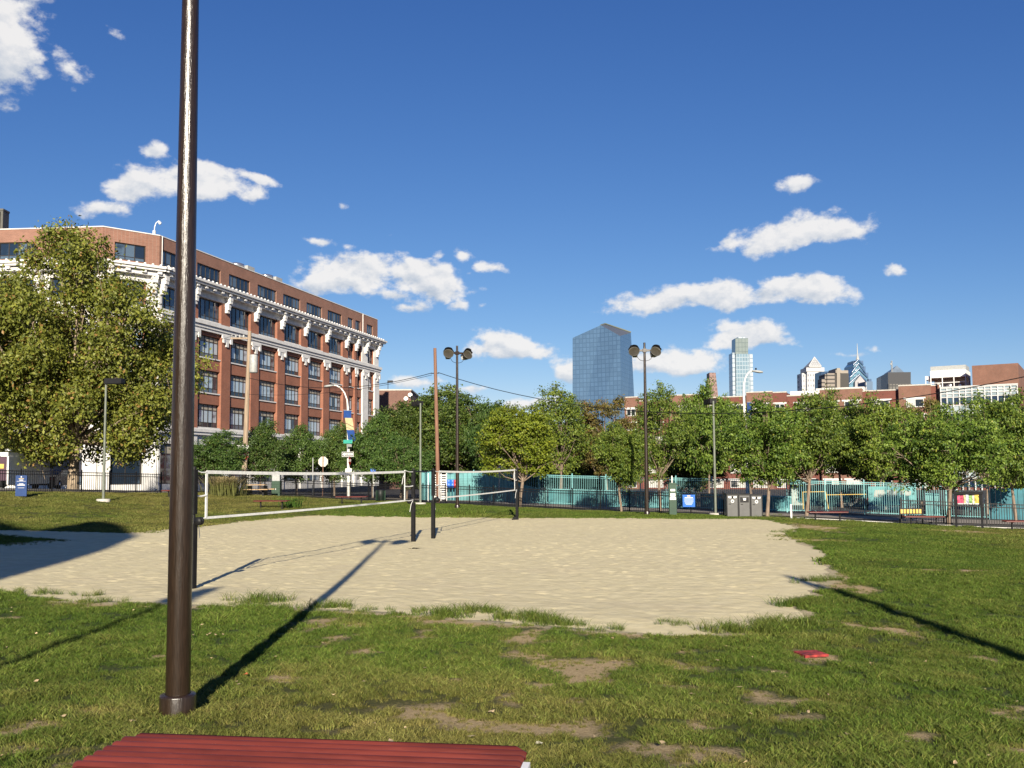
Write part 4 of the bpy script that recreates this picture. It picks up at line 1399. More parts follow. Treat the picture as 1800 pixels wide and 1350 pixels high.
tree('wide', 'tree', 1390, 86, 752, 220, 'low tree between the white street light and housing', GB)
GC = 'dark trees behind the nets'
tree('dense', 'park_tree', 765, 86, 692, 170, 'tall dark dense tree behind the wooden utility pole', GC)
tree('dense', 'park_tree', 842, 82, 704, 150, 'dense tree right of the first distant floodlight pole', GC)
tree('street', 'park_tree', 872, 74, 716, 105, 'fresh green tree between dense and yellow green trees', GC)
tree('dense', 'park_tree', 705, 84, 716, 130, 'dense dark tree before the small plain brick block', GC)
tree('dense', 'park_tree', 935, 88, 745, 170, 'dark filler tree behind the yellow green tree', GC)
tree('street', 'park_tree', 655, 76, 742, 105, 'rounded green tree beside the banner street light', GC)
tree('street', 'park_tree', 715, 72, 778, 100, 'low rounded tree behind the middle net posts', GC)
GS = 'street trees before the brick office building'
tree('street', 'street_tree', 376, 64.5, 762, 105, 'small street tree between the big pole and the wooden pole', GS)
tree('street', 'street_tree', 458, 74, 744, 90, 'street tree right behind the wooden pole with transformer', GS)
tree('street', 'street_tree', 522, 79, 758, 85, 'street tree left of the sign seen from behind', GS)
tree('street', 'street_tree', 588, 84, 757, 85, 'street tree left of the banner street light', GS)
tree('street', 'street_tree', -30, 80, 740, 130, 'street tree at the corner beyond the white truck', GS)

# ------------------------------------------------------------------ brick office building at the corner
BR = brick_mat('red brick', (.28, .100, .058), (.23, .080, .047), (.25, .15, .10))
BRT = brick_mat('brown brick', (.25, .115, .076), (.20, .090, .060), (.26, .18, .14))
M_TERRA = mat('white terracotta', (.62, .61, .585), .6, .09, 2, .15)
M_FRAME = mat('dark window frame', (.030, .026, .022), .5, .1, 5)
M_ROOF = mat('roof gravel', (.20, .19, .17), .95, .2, 3)
M_BLIND = mat('window blind', (.34, .31, .25), .8, .15, 3)
G_BLUE = glass_mat('blue office glass', (.016, .028, .045), (.38, .47, .54), .05, .80, .8)
G_DARK = glass_mat('dark office glass', (.012, .020, .034), (.075, .11, .15), .04, .45, .9)

A_C = foot(275, 96)
BX, BY = -.379 * 96, 96.0
BZ = .3
bld = thing('office_building', 'brick and white terracotta corner office building with bracketed cornice', 'building', (BX, BY, BZ), math.atan2(.9648, .2631))
SILL, HEAD = [7.2, 11.1, 15.0, 19.2, 23.7], [9.8, 13.6, 17.5, 21.6, 25.35]
PARA, CORN = 26.7, 23.3
_wcache = {}


def window_meshes(w, h, n, top_row, glass):
    key = (round(w, 2), round(h, 2), n, top_row, glass.name)
    if key in _wcache: return _wcache[key]
    f = MB()
    fw = .09
    f.box(-w / 2, -w / 2 + fw, -.06, .06, 0, h).box(w / 2 - fw, w / 2, -.06, .06, 0, h).box(-w / 2 + fw, w / 2 - fw, -.06, .06, 0, .07).box(-w / 2 + fw, w / 2 - fw, -.06, .06, h - .09, h)
    z0, z1 = .07, h - .09
    low = h * .20
    f.box(-w / 2 + fw, w / 2 - fw, -.045, .045, z0 + low - .05, z0 + low)
    zt_ = z1
    if top_row:
        zt_ = h * .74
        f.box(-w / 2 + fw, w / 2 - fw, -.05, .05, zt_, zt_ + .07)
    cw = (w - 2 * fw) / n
    for k in range(1, n):
        x = -w / 2 + fw + cw * k
        f.box(x - .035, x + .035, -.055, .055, z0, z1)
    for k in range(n):
        x = -w / 2 + fw + cw * (k + .5)
        a, b = x - cw / 2 + .035, x + cw / 2 - .035
        f.box(a, b, .0, .02, z0, z0 + low - .05, 1)
        if top_row: f.box(a, b, .0, .02, zt_ + .07, z1, 2)
    fm = f.mesh('window frame', [M_FRAME, G_DARK, M_BLIND])
    pm = MB().box(-cw / 2 + .035, cw / 2 - .035, .0, .02, z0 + low, zt_).mesh('pane', glass)
    _wcache[key] = (fm, pm, [-w / 2 + fw + cw * (k + .5) for k in range(n)])
    return _wcache[key]


def place_window(root, M, w, h, n, top_row, glass, lab=None):
    fm, pm, xs = window_meshes(w, h, n, top_row, glass)
    o = link('window', fm, root)
    o.matrix_local = M
    for x in xs: link('pane', pm, o, (x, 0, 0))


def ornament(mb, x, y, z, w, dep, h):
    """scrolled bracket under the cornice"""
    mb.prism([(x - w / 2, z), (x + w / 2, z), (x + w / 2, z + .15), (x - w / 2, z + .15)], y - dep, y)
    for k in range(5):
        t = k / 4
        d = dep * (1 - .55 * t ** .8) * (1 + .16 * (k % 2))
        ww = w * (.92 - .12 * (k % 2) - .18 * t)
        mb.box(x - ww / 2, x + ww / 2, y - d, y, z - h * (k + 1) / 5 + .02, z - h * k / 5)


_brk = {}


def facade(root, M, L, bays, piers, white_low=False, ext=(0, 0)):
    """bays: (centre, width, panes); piers: (x0, x1, white)"""
    wall, trim, up, corn = MB(M), MB(M), MB(M), MB(M)
    wx = sorted((c - w / 2, c + w / 2) for c, w, n in bays)
    # brick piers, standing proud of the spandrels
    for x0, x1, wh in piers:
        (trim if wh else wall).box(x0, x1, -.22, .7, 6.3, 17.9)
        (trim if wh else wall).box(x0, x1, -.10, .7, 18.95, 21.65)
        tgt = trim
        tgt.box(x0, x1, -.24, .7, .0, 6.30)
        xc, w = (x0 + x1) / 2, min(x1 - x0, 2.4)
        if not wh or True:      # capital
            cap = MB()
            cap.box(-w * .56, w * .56, -.42, -.245, 17.55, 17.895).box(-w * .46, w * .46, -.36, -.245, 17.1, 17.55)
            for sx in (-1, 1): cap.box(sx * w * .42 - .2, sx * w * .42 + .2, -.46, -.355, 17.0, 17.54)
            cap.box(-.25, .25, -.40, -.25, 16.6, 17.1)
            link('capital', cap.mesh('capital', M_TERRA), root).matrix_local = M @ Matrix.Translation((xc, 0, 0))
        if 'b' not in _brk:
            bm_ = MB()
            ornament(bm_, 0, -.125, 22.29, .64, .75, 1.75)
            _brk['b'] = bm_.mesh('bracket', M_TERRA)
        link('bracket', _brk['b'], root).matrix_local = M @ Matrix.Translation((xc, 0, 0))
    edges = [0] + [e for p in sorted(piers) for e in p[:2]] + [L]
    gaps = [(edges[i], edges[i + 1]) for i in range(0, len(edges), 2) if edges[i + 1] - edges[i] > .05]
    for g0, g1 in gaps:
        ins = [w for w in wx if w[0] >= g0 - .3 and w[1] <= g1 + .3]
        bands = [(HEAD[0], SILL[1]), (HEAD[1], SILL[2]), (HEAD[2], 17.9), (18.95, SILL[3])]
        for z0, z1 in bands: wall.box(g0, g1, .0, .7, z0, z1)
        trim.box(g0, g1, -.0, .7, 6.3, SILL[0])
        for i in range(4): trim.box(g0 + .03, g1 - .03, -.12, -.002, SILL[i] - .14, SILL[i])
        xs = [g0] + [e for w in ins for e in w] + [g1]
        for a, b in zip(xs[::2], xs[1::2]):
            if b - a > .02:
                for i in range(4): wall.box(a, b, .02, .7, SILL[i], HEAD[i])
        # ground floor: dark shop openings between white piers
        trim.box(g0, g1, -.02, .5, 5.2, 6.3).box(g0, g1, -.02, .5, .0, 1.0)
    # string courses, frieze and cornice
    e0, e1 = ext
    trim.box(-.3 - e0, L + .3 + e1, -.55, .0 - .231, 6.62, 6.95).box(-.2 - e0, L + .2 + e1, -.42, -.231, 6.3, 6.618).box(-.15 - e0, L + .15 + e1, -.32, -.231, 6.95, 7.05)
    trim.box(-.25 - e0, L + .25 + e1, -.62, .3, 18.55, 18.95).box(-.2 - e0, L + .2 + e1, -.45, .3, 18.20, 18.548).box(-.15 - e0, L + .15 + e1, -.33, .3, 17.9, 18.198)
    trim.box(0, L, -.12, .7, 21.65, 22.30)
    corn.box(-.6 - e0, L + .6 + e1, -1.12, .7, 22.76, 23.0).box(-.75 - e0, L + .75 + e1, -1.30, .7, 23.002, 23.26).box(-.3 - e0, L + .3 + e1, -.75, .7, 22.302, 22.718)
    x = .6
    while x < L:
        corn.box(x - .22, x + .22, -1.02, -.752, 22.46, 22.718)
        corn.lathe([(.15, 23.3), (.13, 23.44), (0, 23.5)], 6, 0, Matrix.Translation((x, -1.18, -.04)))
        corn.lathe([(.15, 23.3), (.13, 23.44), (0, 23.5)], 6, 0, Matrix.Translation((x + .8, -1.18, -.04)))
        x += 1.6
    # set-back top storey
    top = sorted((c - (w + .1) / 2, c + (w + .1) / 2) for c, w, n in bays)
    xs = [0] + [e for w in top for e in w] + [L]
    for a, b in zip(xs[::2], xs[1::2]):
        if b - a > .02: up.box(a, b, .10, .7, 23.3, 25.4)
    up.box(0, L, .10, .7, 25.4, PARA)
    MB(M).box(-.02, L + .02, .04, .76, PARA, PARA + .10).build('coping', M_TERRA, root)
    for a, b in top: up.box(a, b, .14, .7, 23.3, 23.7)
    R = root
    wall.build('wall', BR, R)
    up.build('top_storey_wall', BRT, R)
    trim.build('trim', M_TERRA, R)
    corn.build('cornice', M_TERRA, R)
    for c, w, n in bays:
        for i in range(4):
            place_window(R, M @ Matrix.Translation((c, .30, SILL[i])), w, HEAD[i] - SILL[i], n, i < 3, G_BLUE if i < 3 else G_DARK)
        place_window(R, M @ Matrix.Translation((c, .30, SILL[4])), w + .1, 25.4 - SILL[4], n, False, G_DARK)
    # ground-floor glazing
    for g0, g1 in gaps:
        if g1 - g0 > 1.2: place_window(R, M @ Matrix.Translation(((g0 + g1) / 2, .25, 1.0)), g1 - g0 - .02, 4.2, max(2, int((g1 - g0) / 1.3)), True, G_DARK)


I4 = Matrix.Identity(4)
bays, piers = [], []
sb = [2.6, 9.0, 15.35, 21.75, 28.1, 34.5, 40.9]
for c in sb: bays.append((c, 4.5, 5))
for i in range(6): piers.append((sb[i] + 2.26, sb[i + 1] - 2.26, False))
piers.insert(0, (0.0, .33, True))
piers.append((sb[-1] + 2.26, 45.0, False))
bays += [(46.2, 1.75, 2), (48.9, 1.75, 2)]
piers += [(47.15, 47.95, False), (50.0, 52.1, True), (54.6, 56.4, True)]
bays += [(53.35, 2.2, 2)]
facade(bld, I4, 56.4, bays, sorted(piers))
# chamfered corner and the front towards the park
inv = Matrix.Translation((BX, BY, BZ)) @ Matrix.Rotation(math.atan2(.9648, .2631), 4, 'Z')
inv = inv.inverted()
c0, c1 = Vector((-40.7, 92.2, BZ)), Vector((BX - .02, BY - .05, BZ))


def frame_to(a, b):
    d = b - a
    return inv @ Matrix.Translation(a) @ Matrix.Rotation(math.atan2(d.y, d.x), 4, 'Z'), d.length


M1, L1_ = frame_to(c0, c1)
facade(bld, M1, L1_, [(2.75, 3.0, 3)], [(0, 1.15, True), (L1_ - 1.35, L1_, True)])
c2 = Vector((-84, 95.8, BZ))
M2, L2_ = frame_to(c2, c0)
bays2, piers2 = [], []
x = L2_ - 3.4
while x > 6:
    bays2.append((x, 3.9, 4))
    x -= 5.6
bays2 = sorted(bays2)
ex = 0
for i, (c, w, n) in enumerate(bays2):
    piers2.append((ex if i == 0 else bays2[i - 1][0] + 1.96, c - 1.96, i % 2 == 0))
piers2.append((bays2[-1][0] + 1.96, L2_, True))
facade(bld, M2, L2_, bays2, piers2)
# body and roof behind the fronts
core = MB()
poly = [inv @ v for v in (c2 + Vector((0, .75, 0)), c0 + Vector((.25, .8, 0)), c1 + Vector((-.55, .55, 0)))]
far = Vector((56.2, .72, 0))
poly = [(v.x, v.y) for v in poly] + [(far.x, far.y), (56.2, 24), (poly[0].x, poly[0].y + 40)]
core.vprism(poly, 0, 26.2)
core.build('rear_wall', BRT, bld)
# drainpipe, roof vents, roof camera
MB().tube([(.35, .02, 23.4), (.35, .02, 26.75)], .05, 8).tube([(50.6, .05, 23.4), (50.6, .05, 26.75)], .07, 8).build('drainpipe', M_TERRA, bld)
for i, (px, lb) in enumerate([(456, 'silver roof vent with box unit, nearer of the pair'), (500, 'silver roof vent with box unit, farther of the pair')]):
    s = {0: 18.0, 1: 25.0}[i]
    w = inv.inverted() @ Vector((s, 2.2, 26.25))
    t = thing('roof_vent', lb, 'roof vent', w, math.atan2(.9648, .2631), 'silver vents on the office roof')
    MB().lathe([(.75, 0), (.75, 1.0), (.95, 1.1), (.95, 1.45), (.55, 1.6), (0, 1.65)], 18).build('cowl', M_CHROME, t)
    MB().box(1.6, 3.2, -.6, .6, 0, 1.65).box(3.9, 4.15, -.2, .2, 0, 1.3).build('unit', M_GREY, t)
w = inv.inverted() @ Vector((-.35, .5, PARA + .1))
t = thing('roof_camera', 'white gooseneck security camera on the roof corner', 'camera', w, 0)
MB().box(-.12, .12, -.12, .12, 0, .4).tube([(0, 0, .4), (.02, 0, .8), (.15, 0, 1.2), (.4, 0, 1.42), (.56, 0, 1.36)], .05, 8).build('arm', M_WHITE, t)
MB().lathe([(0, .0), (.12, .03), (.15, .15), (.14, .26), (.05, .3)], 12, 0, Matrix.Translation((.56, 0, 1.04))).build('dome', M_WHITE, t)
w = pt(-4, 376, 99)
t = thing('roof_housing', 'grey metal housing on the office roof at the left edge', 'roof housing', (w.x, w.y, 26.5))
MB().box(-.9, .9, -.6, .6, 0, w.z - 26.5 + .2).box(-.95, .95, -.65, .65, w.z - 26.3, w.z - 26.1).build('housing', M_DARKG, t)
MB().tube([(.45, -.8, 0), (.45, -.8, w.z - 26.4)], .2, 10).build('flue', M_CHROME, t)

# small brown brick block behind the office building
bb = thing('brick_block', 'plain brown brick block with satellite dishes behind the office building', 'building', foot(662, 176))
z1 = pt(690, 686.5, 176).z - bb.location.z
xr = (722 - 662) / F * 176
MB().box(0, xr, 0, 14, -1, z1).build('wall', brick_mat('plum brick', (.16, .075, .055), (.125, .058, .044), (.16, .11, .09)), bb)
MB().box(-.1, xr + .1, -.1, 14.1, z1, z1 + .25).build('coping', M_CONC, bb)
for k, (x, z) in enumerate(((xr - .9, -.6), (xr - .1, .1))):
    w = bb.location + Vector((x, -.4, z1 + z - 1))
    t = thing('satellite_dish', ['satellite dish lower on the plain brick block', 'satellite dish at the upper outer corner of the plain brick block'][k], 'dish', w, 0, 'dishes on the brick block')
    M = Matrix.Rotation(rad(70), 4, 'X')
    MB().lathe([(0, 0), (.25, .04), (.42, .12)], 14, 0, M).build('reflector', M_WHITE, t)
    MB().tube([(0, .1, -.6), (0, .1, 0)], .06, 6).build('bracket', M_GREY, t)
w = bb.location + Vector((2.0, .5, z1 + .25))
t = thing('roof_camera', 'small dark camera on a mast on the plain brick block', 'camera', w)
MB().tube([(0, 0, 0), (0, 0, 1.6)], .06, 6).build('mast', M_BLACK, t)
MB().box(-.1, .9, -.2, .2, 1.3, 1.7).build('body', M_BLACK, t)
# ------------------------------------------------------------------ poles, street lights, traffic signs, wires
g = foot(428, 72)
tp = pt(439, 582, 72)
t = thing('utility_pole', 'pale leaning wooden utility pole with a grey transformer', 'utility pole', g)
lean = tp - g
UP_TOP = tp
MB().tube([(0, 0, -.3), tuple(lean * .5), tuple(lean)], [.21, .18, .14], 12).build('pole', M_WOOD, t)
def on(k): return lean * k
b = MB()
e = on(.955)
b.box(e.x - 1.45, e.x + .15, e.y - .06, e.y + .06, e.z - .06, e.z + .06)
b.build('crossarm', M_WOOD, t)
for k in range(4): MB().lathe([(.05, 0), (.09, .05), (.05, .1), (.09, .15), (.04, .22), (0, .22)], 8, 0, Matrix.Translation((e.x - 1.35 + .3 * k, e.y, e.z + .06))).build('insulator', M_GREY, t)
e = on(.80)
MB().lathe([(0, -.75), (.29, -.75), (.31, -.70), (.31, .55), (.28, .64), (0, .68)], 16, 0, Matrix.Translation((e.x + .42, e.y - .12, e.z))).build('transformer', M_GREY, t)
MB().tube([(e.x + .42, e.y - .12, e.z + .66), (e.x + .5, e.y - .12, e.z + 1.1), (e.x + .1, e.y, e.z + 1.5)], .02, 6).box(e.x + .05, e.x + .25, e.y - .05, e.y + .05, e.z - .4, e.z + .4).build('bracket', M_BLACK, t)


def text_part(name, s, size, m, parent, loc, rx=90):
    cu = bpy.data.curves.new(name, 'FONT')
    cu.body = s
    cu.size = size
    cu.align_x, cu.align_y = 'CENTER', 'CENTER'
    cu.extrude = .004
    cu.resolution_u = 2
    cu.offset = .006
    cu.materials.append(m)
    o = link(name, cu, parent, loc)
    o.rotation_euler = (rad(rx), 0, 0)
    me = bpy.data.meshes.new_from_object(o.evaluated_get(bpy.context.evaluated_depsgraph_get()))
    bpy.data.objects.remove(o)
    o = link(name, me, parent, loc)
    o.rotation_euler = (rad(rx), 0, 0)
    return o


def oneway(c, rz, lb):
    t = thing('one_way_sign', lb, 'traffic sign', c, rz, 'one way signs')
    MB().box(-.46, .46, -.012, .0, -.19, .19).build('panel', M_SIGNBLACK, t)
    bd = MB()
    for x0, x1, z0, z1 in ((-.46, .46, .165, .19), (-.46, .46, -.19, -.165), (-.46, -.435, -.165, .165), (.435, .46, -.165, .165)): bd.box(x0, x1, -.018, -.0125, z0, z1)
    bd.build('border', M_SIGNWHITE, t)
    MB().prism([(-.41, 0), (-.25, -.13), (-.25, -.078), (.39, -.078), (.39, .078), (-.25, .078), (-.25, .13)], -.017, -.0125).build('arrow', M_SIGNWHITE, t)
    text_part('lettering', 'ONE WAY', .125, M_SIGNBLACK, t, (.06, -.021, -.005))


def octagon(r): return [(r * math.cos(rad(22.5 + 45 * k)), r * math.sin(rad(22.5 + 45 * k))) for k in range(8)]


def stop_sign(c, rz, lb, back=False):
    t = thing('stop_sign', lb, 'traffic sign', c, rz, 'stop signs')
    MB().prism(octagon(.40), -.010, .0).build('panel', M_SIGNWHITE if not back else M_ALU, t)
    MB().prism(octagon(.375), -.016, -.0105).build('face', M_RED, t)
    text_part('lettering', 'STOP', .30, M_SIGNWHITE, t, (0, -.020, -.01))
    return t


oneway(pt(426.5, 787, 71.7), rad(-4), 'one way arrow sign on the leaning wooden utility pole')
stop_sign(pt(431.5, 800.5, 71.75), rad(72), 'red stop sign turned sideways under the sign on the wooden pole')
# stop sign seen from behind, on its own brown post
g = foot(566, 70)
c = pt(568, 811.5, 70)
t = stop_sign(c, rad(172), 'grey back of an octagonal stop sign on a brown post', True)
MB().tube([(0, .03, -(c.z - g.z)), (0, .03, .42)], .035, 8).build('post', M_WOODR, t)
g = foot(549.5, 70)
MB().tube([(0, 0, 0), (0, 0, 2.9)], .035, 8).build('sign_post', M_GREY, None, label='thin bare grey post left of the sign seen from behind', category='post').location = g


def street_light(px, d, top, dx, hx, lb, bann, m, straight):
    """tall pole whose curved arm ends in a lamp head"""
    g = foot(px, d)
    H = pt(px, top, d).z - g.z
    k = d / F
    t = thing('street_light', lb, 'street light', g, 0, 'curved arm street lights')
    sw = hx * k
    pts = [(0, 0, 0), (dx * k * .5, 0, H * .5), (dx * k, 0, H * straight)]
    r = (1 - straight) * H
    for a in (20, 40, 60, 80, 92): pts.append((dx * k + sw * .72 * (1 - math.cos(rad(a))), 0, H * straight + r * math.sin(rad(a))))
    MB().tube(pts, [.13, .11, .085] + [.06] * 5, 10).build('pole', m, t)
    e = Vector(pts[-1])
    s = 1 if sw > 0 else -1
    MB().lathe([(.0, -.05), (.10, 0), (.17, .30), (.19, .55), (.12, .78), (0, .82)], 12, 0, Matrix.Translation(e + Vector((-.05 * s, 0, .0))) @ Matrix.Rotation(rad(97 * s), 4, 'Y') @ Matrix.Diagonal((.55, 1, 1, 1))).build('lamp_head', M_GREY, t)
    MB().lathe([(.06, 0), (.06, .12), (0, .14)], 8, 0, Matrix.Translation(e + Vector((.25 * s, 0, .08)))).build('sensor', M_BLACK, t)
    return t, g, k


M_POLEW = mat('white street pole', (.66, .65, .60), .5, .08, 4)
t, g, k = street_light(613, 74, 677, -2.5, -34, 'pale street light with banner and signs, head over the brick building', None, M_POLEW, .80)
ban = thing('banner', 'blue and cream banner twisted on the pale street light', 'banner', pt(611, 748, 73.7), rad(35))
for z0, z1, x0, x1, m in ((.60, 1.18, .0, .0, M_SIGNBLUE), (-.35, .60, .10, .25, M_CREAM), (-1.2, -.35, .25, .42, M_SIGNBLUE)):
    vs = [(-.32 + x0 + (x1 - x0) * 0, 0, z1), (.32 + x0, .02, z1), (.32 + x1, .05, z0), (-.32 + x1, .03, z0)]
    vs = vs + [(x, y + .012, z) for x, y, z in vs]
    MB().add(vs, [(3, 2, 1, 0), (4, 5, 6, 7), (0, 1, 5, 4), (1, 2, 6, 5), (2, 3, 7, 6), (3, 0, 4, 7)]).build('cloth_panel', m if m is M_CREAM else mat('banner blue', (.015, .06, .24), .6), ban)
MB().box(-.4, .4, -.02, .02, 1.19, 1.22).build('bracket', M_GREY, ban)
t = thing('street_name_sign', 'green street name signs crossed on the pale street light', 'street sign', pt(613, 779, 73.6), rad(-4))
MB().box(-.42, .30, -.02, .0, -.02, .26).build('blade', M_STREETG, t)
MB().cbox((.05, -.03, -.18), .5, .02, .22, 0, rad(55)).build('blade', M_GREY, t)
oneway(pt(611.3, 798.6, 73.6), rad(-3), 'one way arrow sign on the pale banner street light')
stop_sign(pt(614.5, 809.5, 73.7), rad(83), 'stop sign seen almost edge on at the banner street light')
t = thing('pole_box', 'pale box low on the banner street light pole', 'box', pt(612, 828, 73.6))
MB().box(-.2, .2, -.1, .1, -.22, .2).box(.1, .3, -.12, .08, -.05, .2).build('case', M_POLEW, t)
t = thing('parking_sign', 'small blue and white sign among trees right of the banner street light', 'sign', pt(656, 829, 72))
MB().box(-.2, .2, 0, .01, -.02, .22).build('panel', M_BLUE, t)
MB().box(-.12, .12, -.006, -.0005, -.12, -.03).build('plate', M_SIGNWHITE, t)
MB().tube([(0, .02, -1.9), (0, .02, .2)], .03, 6).build('post', M_GREY, t)
street_light(1315, 67, 652, -3, 22, 'white curved street light in front of the silver tower', None, M_POLEW, .86)
t = thing('banner', 'small dark blue banner on the white curved street light', 'banner', pt(1316, 722, 66.8), rad(20))
MB().box(-.12, .26, -.01, .01, -.55, .6).build('cloth_panel', M_SIGNBLUE, t)
MB().box(-.1, .3, -.02, .02, .6, .63).build('bracket', M_GREY, t)

g = foot(770.8, 63.5)
tp2 = pt(764.5, 612, 63.5)
t = thing('utility_pole', 'reddish brown wooden pole left of a floodlight pole', 'utility pole', g)
l2 = tp2 - g
MB().tube([(0, 0, -.3), tuple(l2 * .5), tuple(l2)], [.14, .125, .105], 12).build('pole', M_WOODR, t)
MB().tube([tuple(l2 * .835 + Vector((-.3, 0, 0))), tuple(l2 * .835 + Vector((.25, 0, .02)))], .03, 6).build('wire_clamp', M_BLACK, t)
cable_l, cable_r = g + l2 * .838 + Vector((-.25, 0, 0)), g + l2 * .840 + Vector((.2, 0, 0))


def wire(a, b, sag, r, lb, n=22):
    pts = []
    for k in range(n + 1):
        w = k / n
        pts.append(a.lerp(b, w) - Vector((0, 0, 4 * sag * w * (1 - w))))
    MB().tube(pts, r, 5).build('overhead_wire', M_BLACK, None, label=lb, category='wire')


wr = pt(1900, 640, 40)
wire(cable_r, wr, 2.45, .022, 'long sagging overhead wire from the reddish pole across the trees')
wire(cable_l, pt(436, 664, 72), .9, .022, 'upper thicker wire from the reddish pole to the transformer pole')
wire(cable_l + Vector((0, 0, -.14)), pt(436, 693, 72), .5, .014, 'lower thin wire between the reddish pole and transformer pole')
wire(UP_TOP + Vector((-1.2, 0, -.3)), pt(-80, 640, 60), 1.2, .014, 'thin wire running behind the plane tree from the transformer pole')

# ------------------------------------------------------------------ teal sheds, walls and things beyond the teal fence
def board_wall(name, lb, cat, a, b, prof, m, bw=.3, th=.08, cap=None):
    """boarded wall between two ground points; prof gives the height along its length"""
    d = b - a
    L = d.xy.length
    t = thing(name, lb, cat, a, math.atan2(d.y, d.x))
    n = max(1, int(L / bw))
    for k in range(n):
        x0, x1 = L * k / n + .012, L * (k + 1) / n - .012
        h0, h1 = np.interp(x0 / L, *prof), np.interp(x1 / L, *prof)
        z0 = (b.z - a.z) * k / n - .2
        j = .012 * (k % 3)
        MB().prism([(x0, z0), (x1, z0), (x1, h1 + (b.z - a.z) * (k + 1) / n), (x0, h0 + (b.z - a.z) * k / n)], -j, th).build('board', m, t)
    if cap:
        mb = MB()
        q = list(zip(*prof))
        for (w0, h0), (w1, h1) in zip(q[:-1], q[1:]):
            mb.prism([(L * w0, h0 + (b.z - a.z) * w0 + .005), (L * w1, h1 + (b.z - a.z) * w1 + .005), (L * w1, h1 + (b.z - a.z) * w1 + .11), (L * w0, h0 + (b.z - a.z) * w0 + .11)], -.08, th + .05)
        mb.build('cap_rail', cap, t)
    return t


board_wall('board_wall', 'tall teal boarded wall left of the white lattice', 'wall', foot(739, 68.5), foot(760, 68.3), ((0, 1), (2.15, 2.1)), M_TEALW)
board_wall('board_wall', 'teal boarded wall whose top slopes down behind the nets', 'wall', foot(784, 68.2), foot(962, 66.8), ((0, .33, .62, 1), (2.15, 2.12, 1.55, .95)), M_TEALW, .32)
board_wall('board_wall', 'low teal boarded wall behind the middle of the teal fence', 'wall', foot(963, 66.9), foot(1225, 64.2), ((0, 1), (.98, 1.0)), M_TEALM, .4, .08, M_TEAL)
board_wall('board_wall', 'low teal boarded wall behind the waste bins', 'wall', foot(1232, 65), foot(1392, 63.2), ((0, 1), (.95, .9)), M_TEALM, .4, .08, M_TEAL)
board_wall('board_wall', 'teal boarded wall with shade in its colour at the right end of the path', 'wall', foot(1742, 58.2), foot(1850, 57), ((0, 1), (1.9, 1.9)), M_TEALD, .3)
board_wall('board_wall', 'teal boarded cupboard beside the tree by the notice board', 'wall', foot(1628, 60), foot(1652, 59.8), ((0, 1), (1.5, 1.5)), M_TEALW, .25)
t = thing('lattice_rack', 'white lattice rack standing before the teal boards', 'rack', foot(753, 66.5))
w = 1.28
for x in (0, .42, .9, w): MB().box(x - .03, x + .03, -.05, .05, 0, 1.95).build('upright', M_WHITE, t)
for k in range(11): MB().box(.42, w, -.03, .03, .12 + k * .165, .20 + k * .165).build('slat', M_WHITE, t)
for px, m, lb in ((789, M_BLUE, 'blue barrel closest to the white lattice rack'), (795.5, M_BLUE, 'blue barrel touching the red barrel'), (800.5, M_RED, 'red barrel at the end of the blue pair')):
    q = foot(px, 67.4)
    t = thing('barrel', lb, 'barrel', q + Vector((0, 0, .95)))
    MB().lathe([(0, 0), (.2, 0), (.23, .06), (.23, .25), (.215, .28), (.23, .31), (.23, .5), (.2, .56), (0, .56)], 14).build('drum', m, t)
    MB().tube([(0, 0, -1.0), (0, 0, 0)], .05, 8).build('stand', M_TEALD, t)
t = thing('shop_sign', 'small red white and green sign above the far net tape', 'sign', pt(877.5, 821, 66.2))
for z0, z1, m in ((.05, .32, M_RED), (-.10, .045, M_SIGNWHITE), (-.32, -.105, M_STREETG)): MB().box(-.17, .17, -.02, .02, z0, z1).build('band', m, t)
MB().box(-.1, .12, -.026, -.0205, .13, .2).build('mark', M_SIGNWHITE, t)
MB().tube([(0, .03, -1.8), (0, .03, -.3)], .04, 8).build('post', M_GREY, t)

# mural wall, awning, yellow barrier and cars beyond the teal fence on the right
a, b = foot(1392, 82), foot(1532, 80)
d = b - a
t = thing('mural_wall', 'low grey painted wall beyond the teal fence', 'wall', a, math.atan2(d.y, d.x))
L = d.xy.length
MB().box(0, L, 0, .3, -.3, 1.75).build('wall', mat('painted wall', (.30, .34, .32), .8, .35, .9), t)
for k in range(7):
    x = L * (.08 + .13 * k)
    MB().prism([(x, .3), (x + .7, .25), (x + .9, .9), (x + .5, 1.4), (x + .1, 1.1)], -.02, -.001).build('painted_shape', [M_TEALD, M_TEALW, M_GREYP][k % 3], t)
MB().box(-.1, L * .35, -.9, .2, 1.95, 2.25).box(-.1, L * .35, -.95, -.9, 1.8, 2.1).build('awning', mat('awning', (.20, .48, .42), .7), t)
a, b = foot(1527, 72), foot(1612, 70.5)
d = b - a
t = thing('mural_panel', 'teal panel with pale grey map shapes behind the teal fence', 'mural', a, math.atan2(d.y, d.x))
L = d.xy.length
MB().box(0, L, 0, .08, .35, 1.75).build('panel', M_TEALW, t)
M_MAP = mat('pale map paint', (.36, .37, .34), .8, .1, 3)
for pg in ([(.12, .95), (.30, .90), (.36, 1.2), (.34, 1.5), (.14, 1.48)], [(.40, .8), (.50, .62), (.58, .9), (.62, 1.45), (.40, 1.48)], [(.66, 1.15), (.76, 1.0), (.88, 1.1), (.90, 1.42), (.68, 1.46)]):
    MB().prism([(x * L, z) for x, z in pg], -.02, -.001).build('map_shape', M_MAP, t)
MB().box(0, L, -.3, .3, -.3, .30).build('plinth', M_CONC, t)
t = thing('barrier', 'yellow pipe barrier behind the teal fence', 'barrier', foot(1412, 70))
k = 70 / F
MB().tube([(0, 0, 0), (.0, 0, 1.25), (40 * k, 0, 1.27), (44 * k, 0, .0)], .035, 8).build('frame', M_YEL, t)
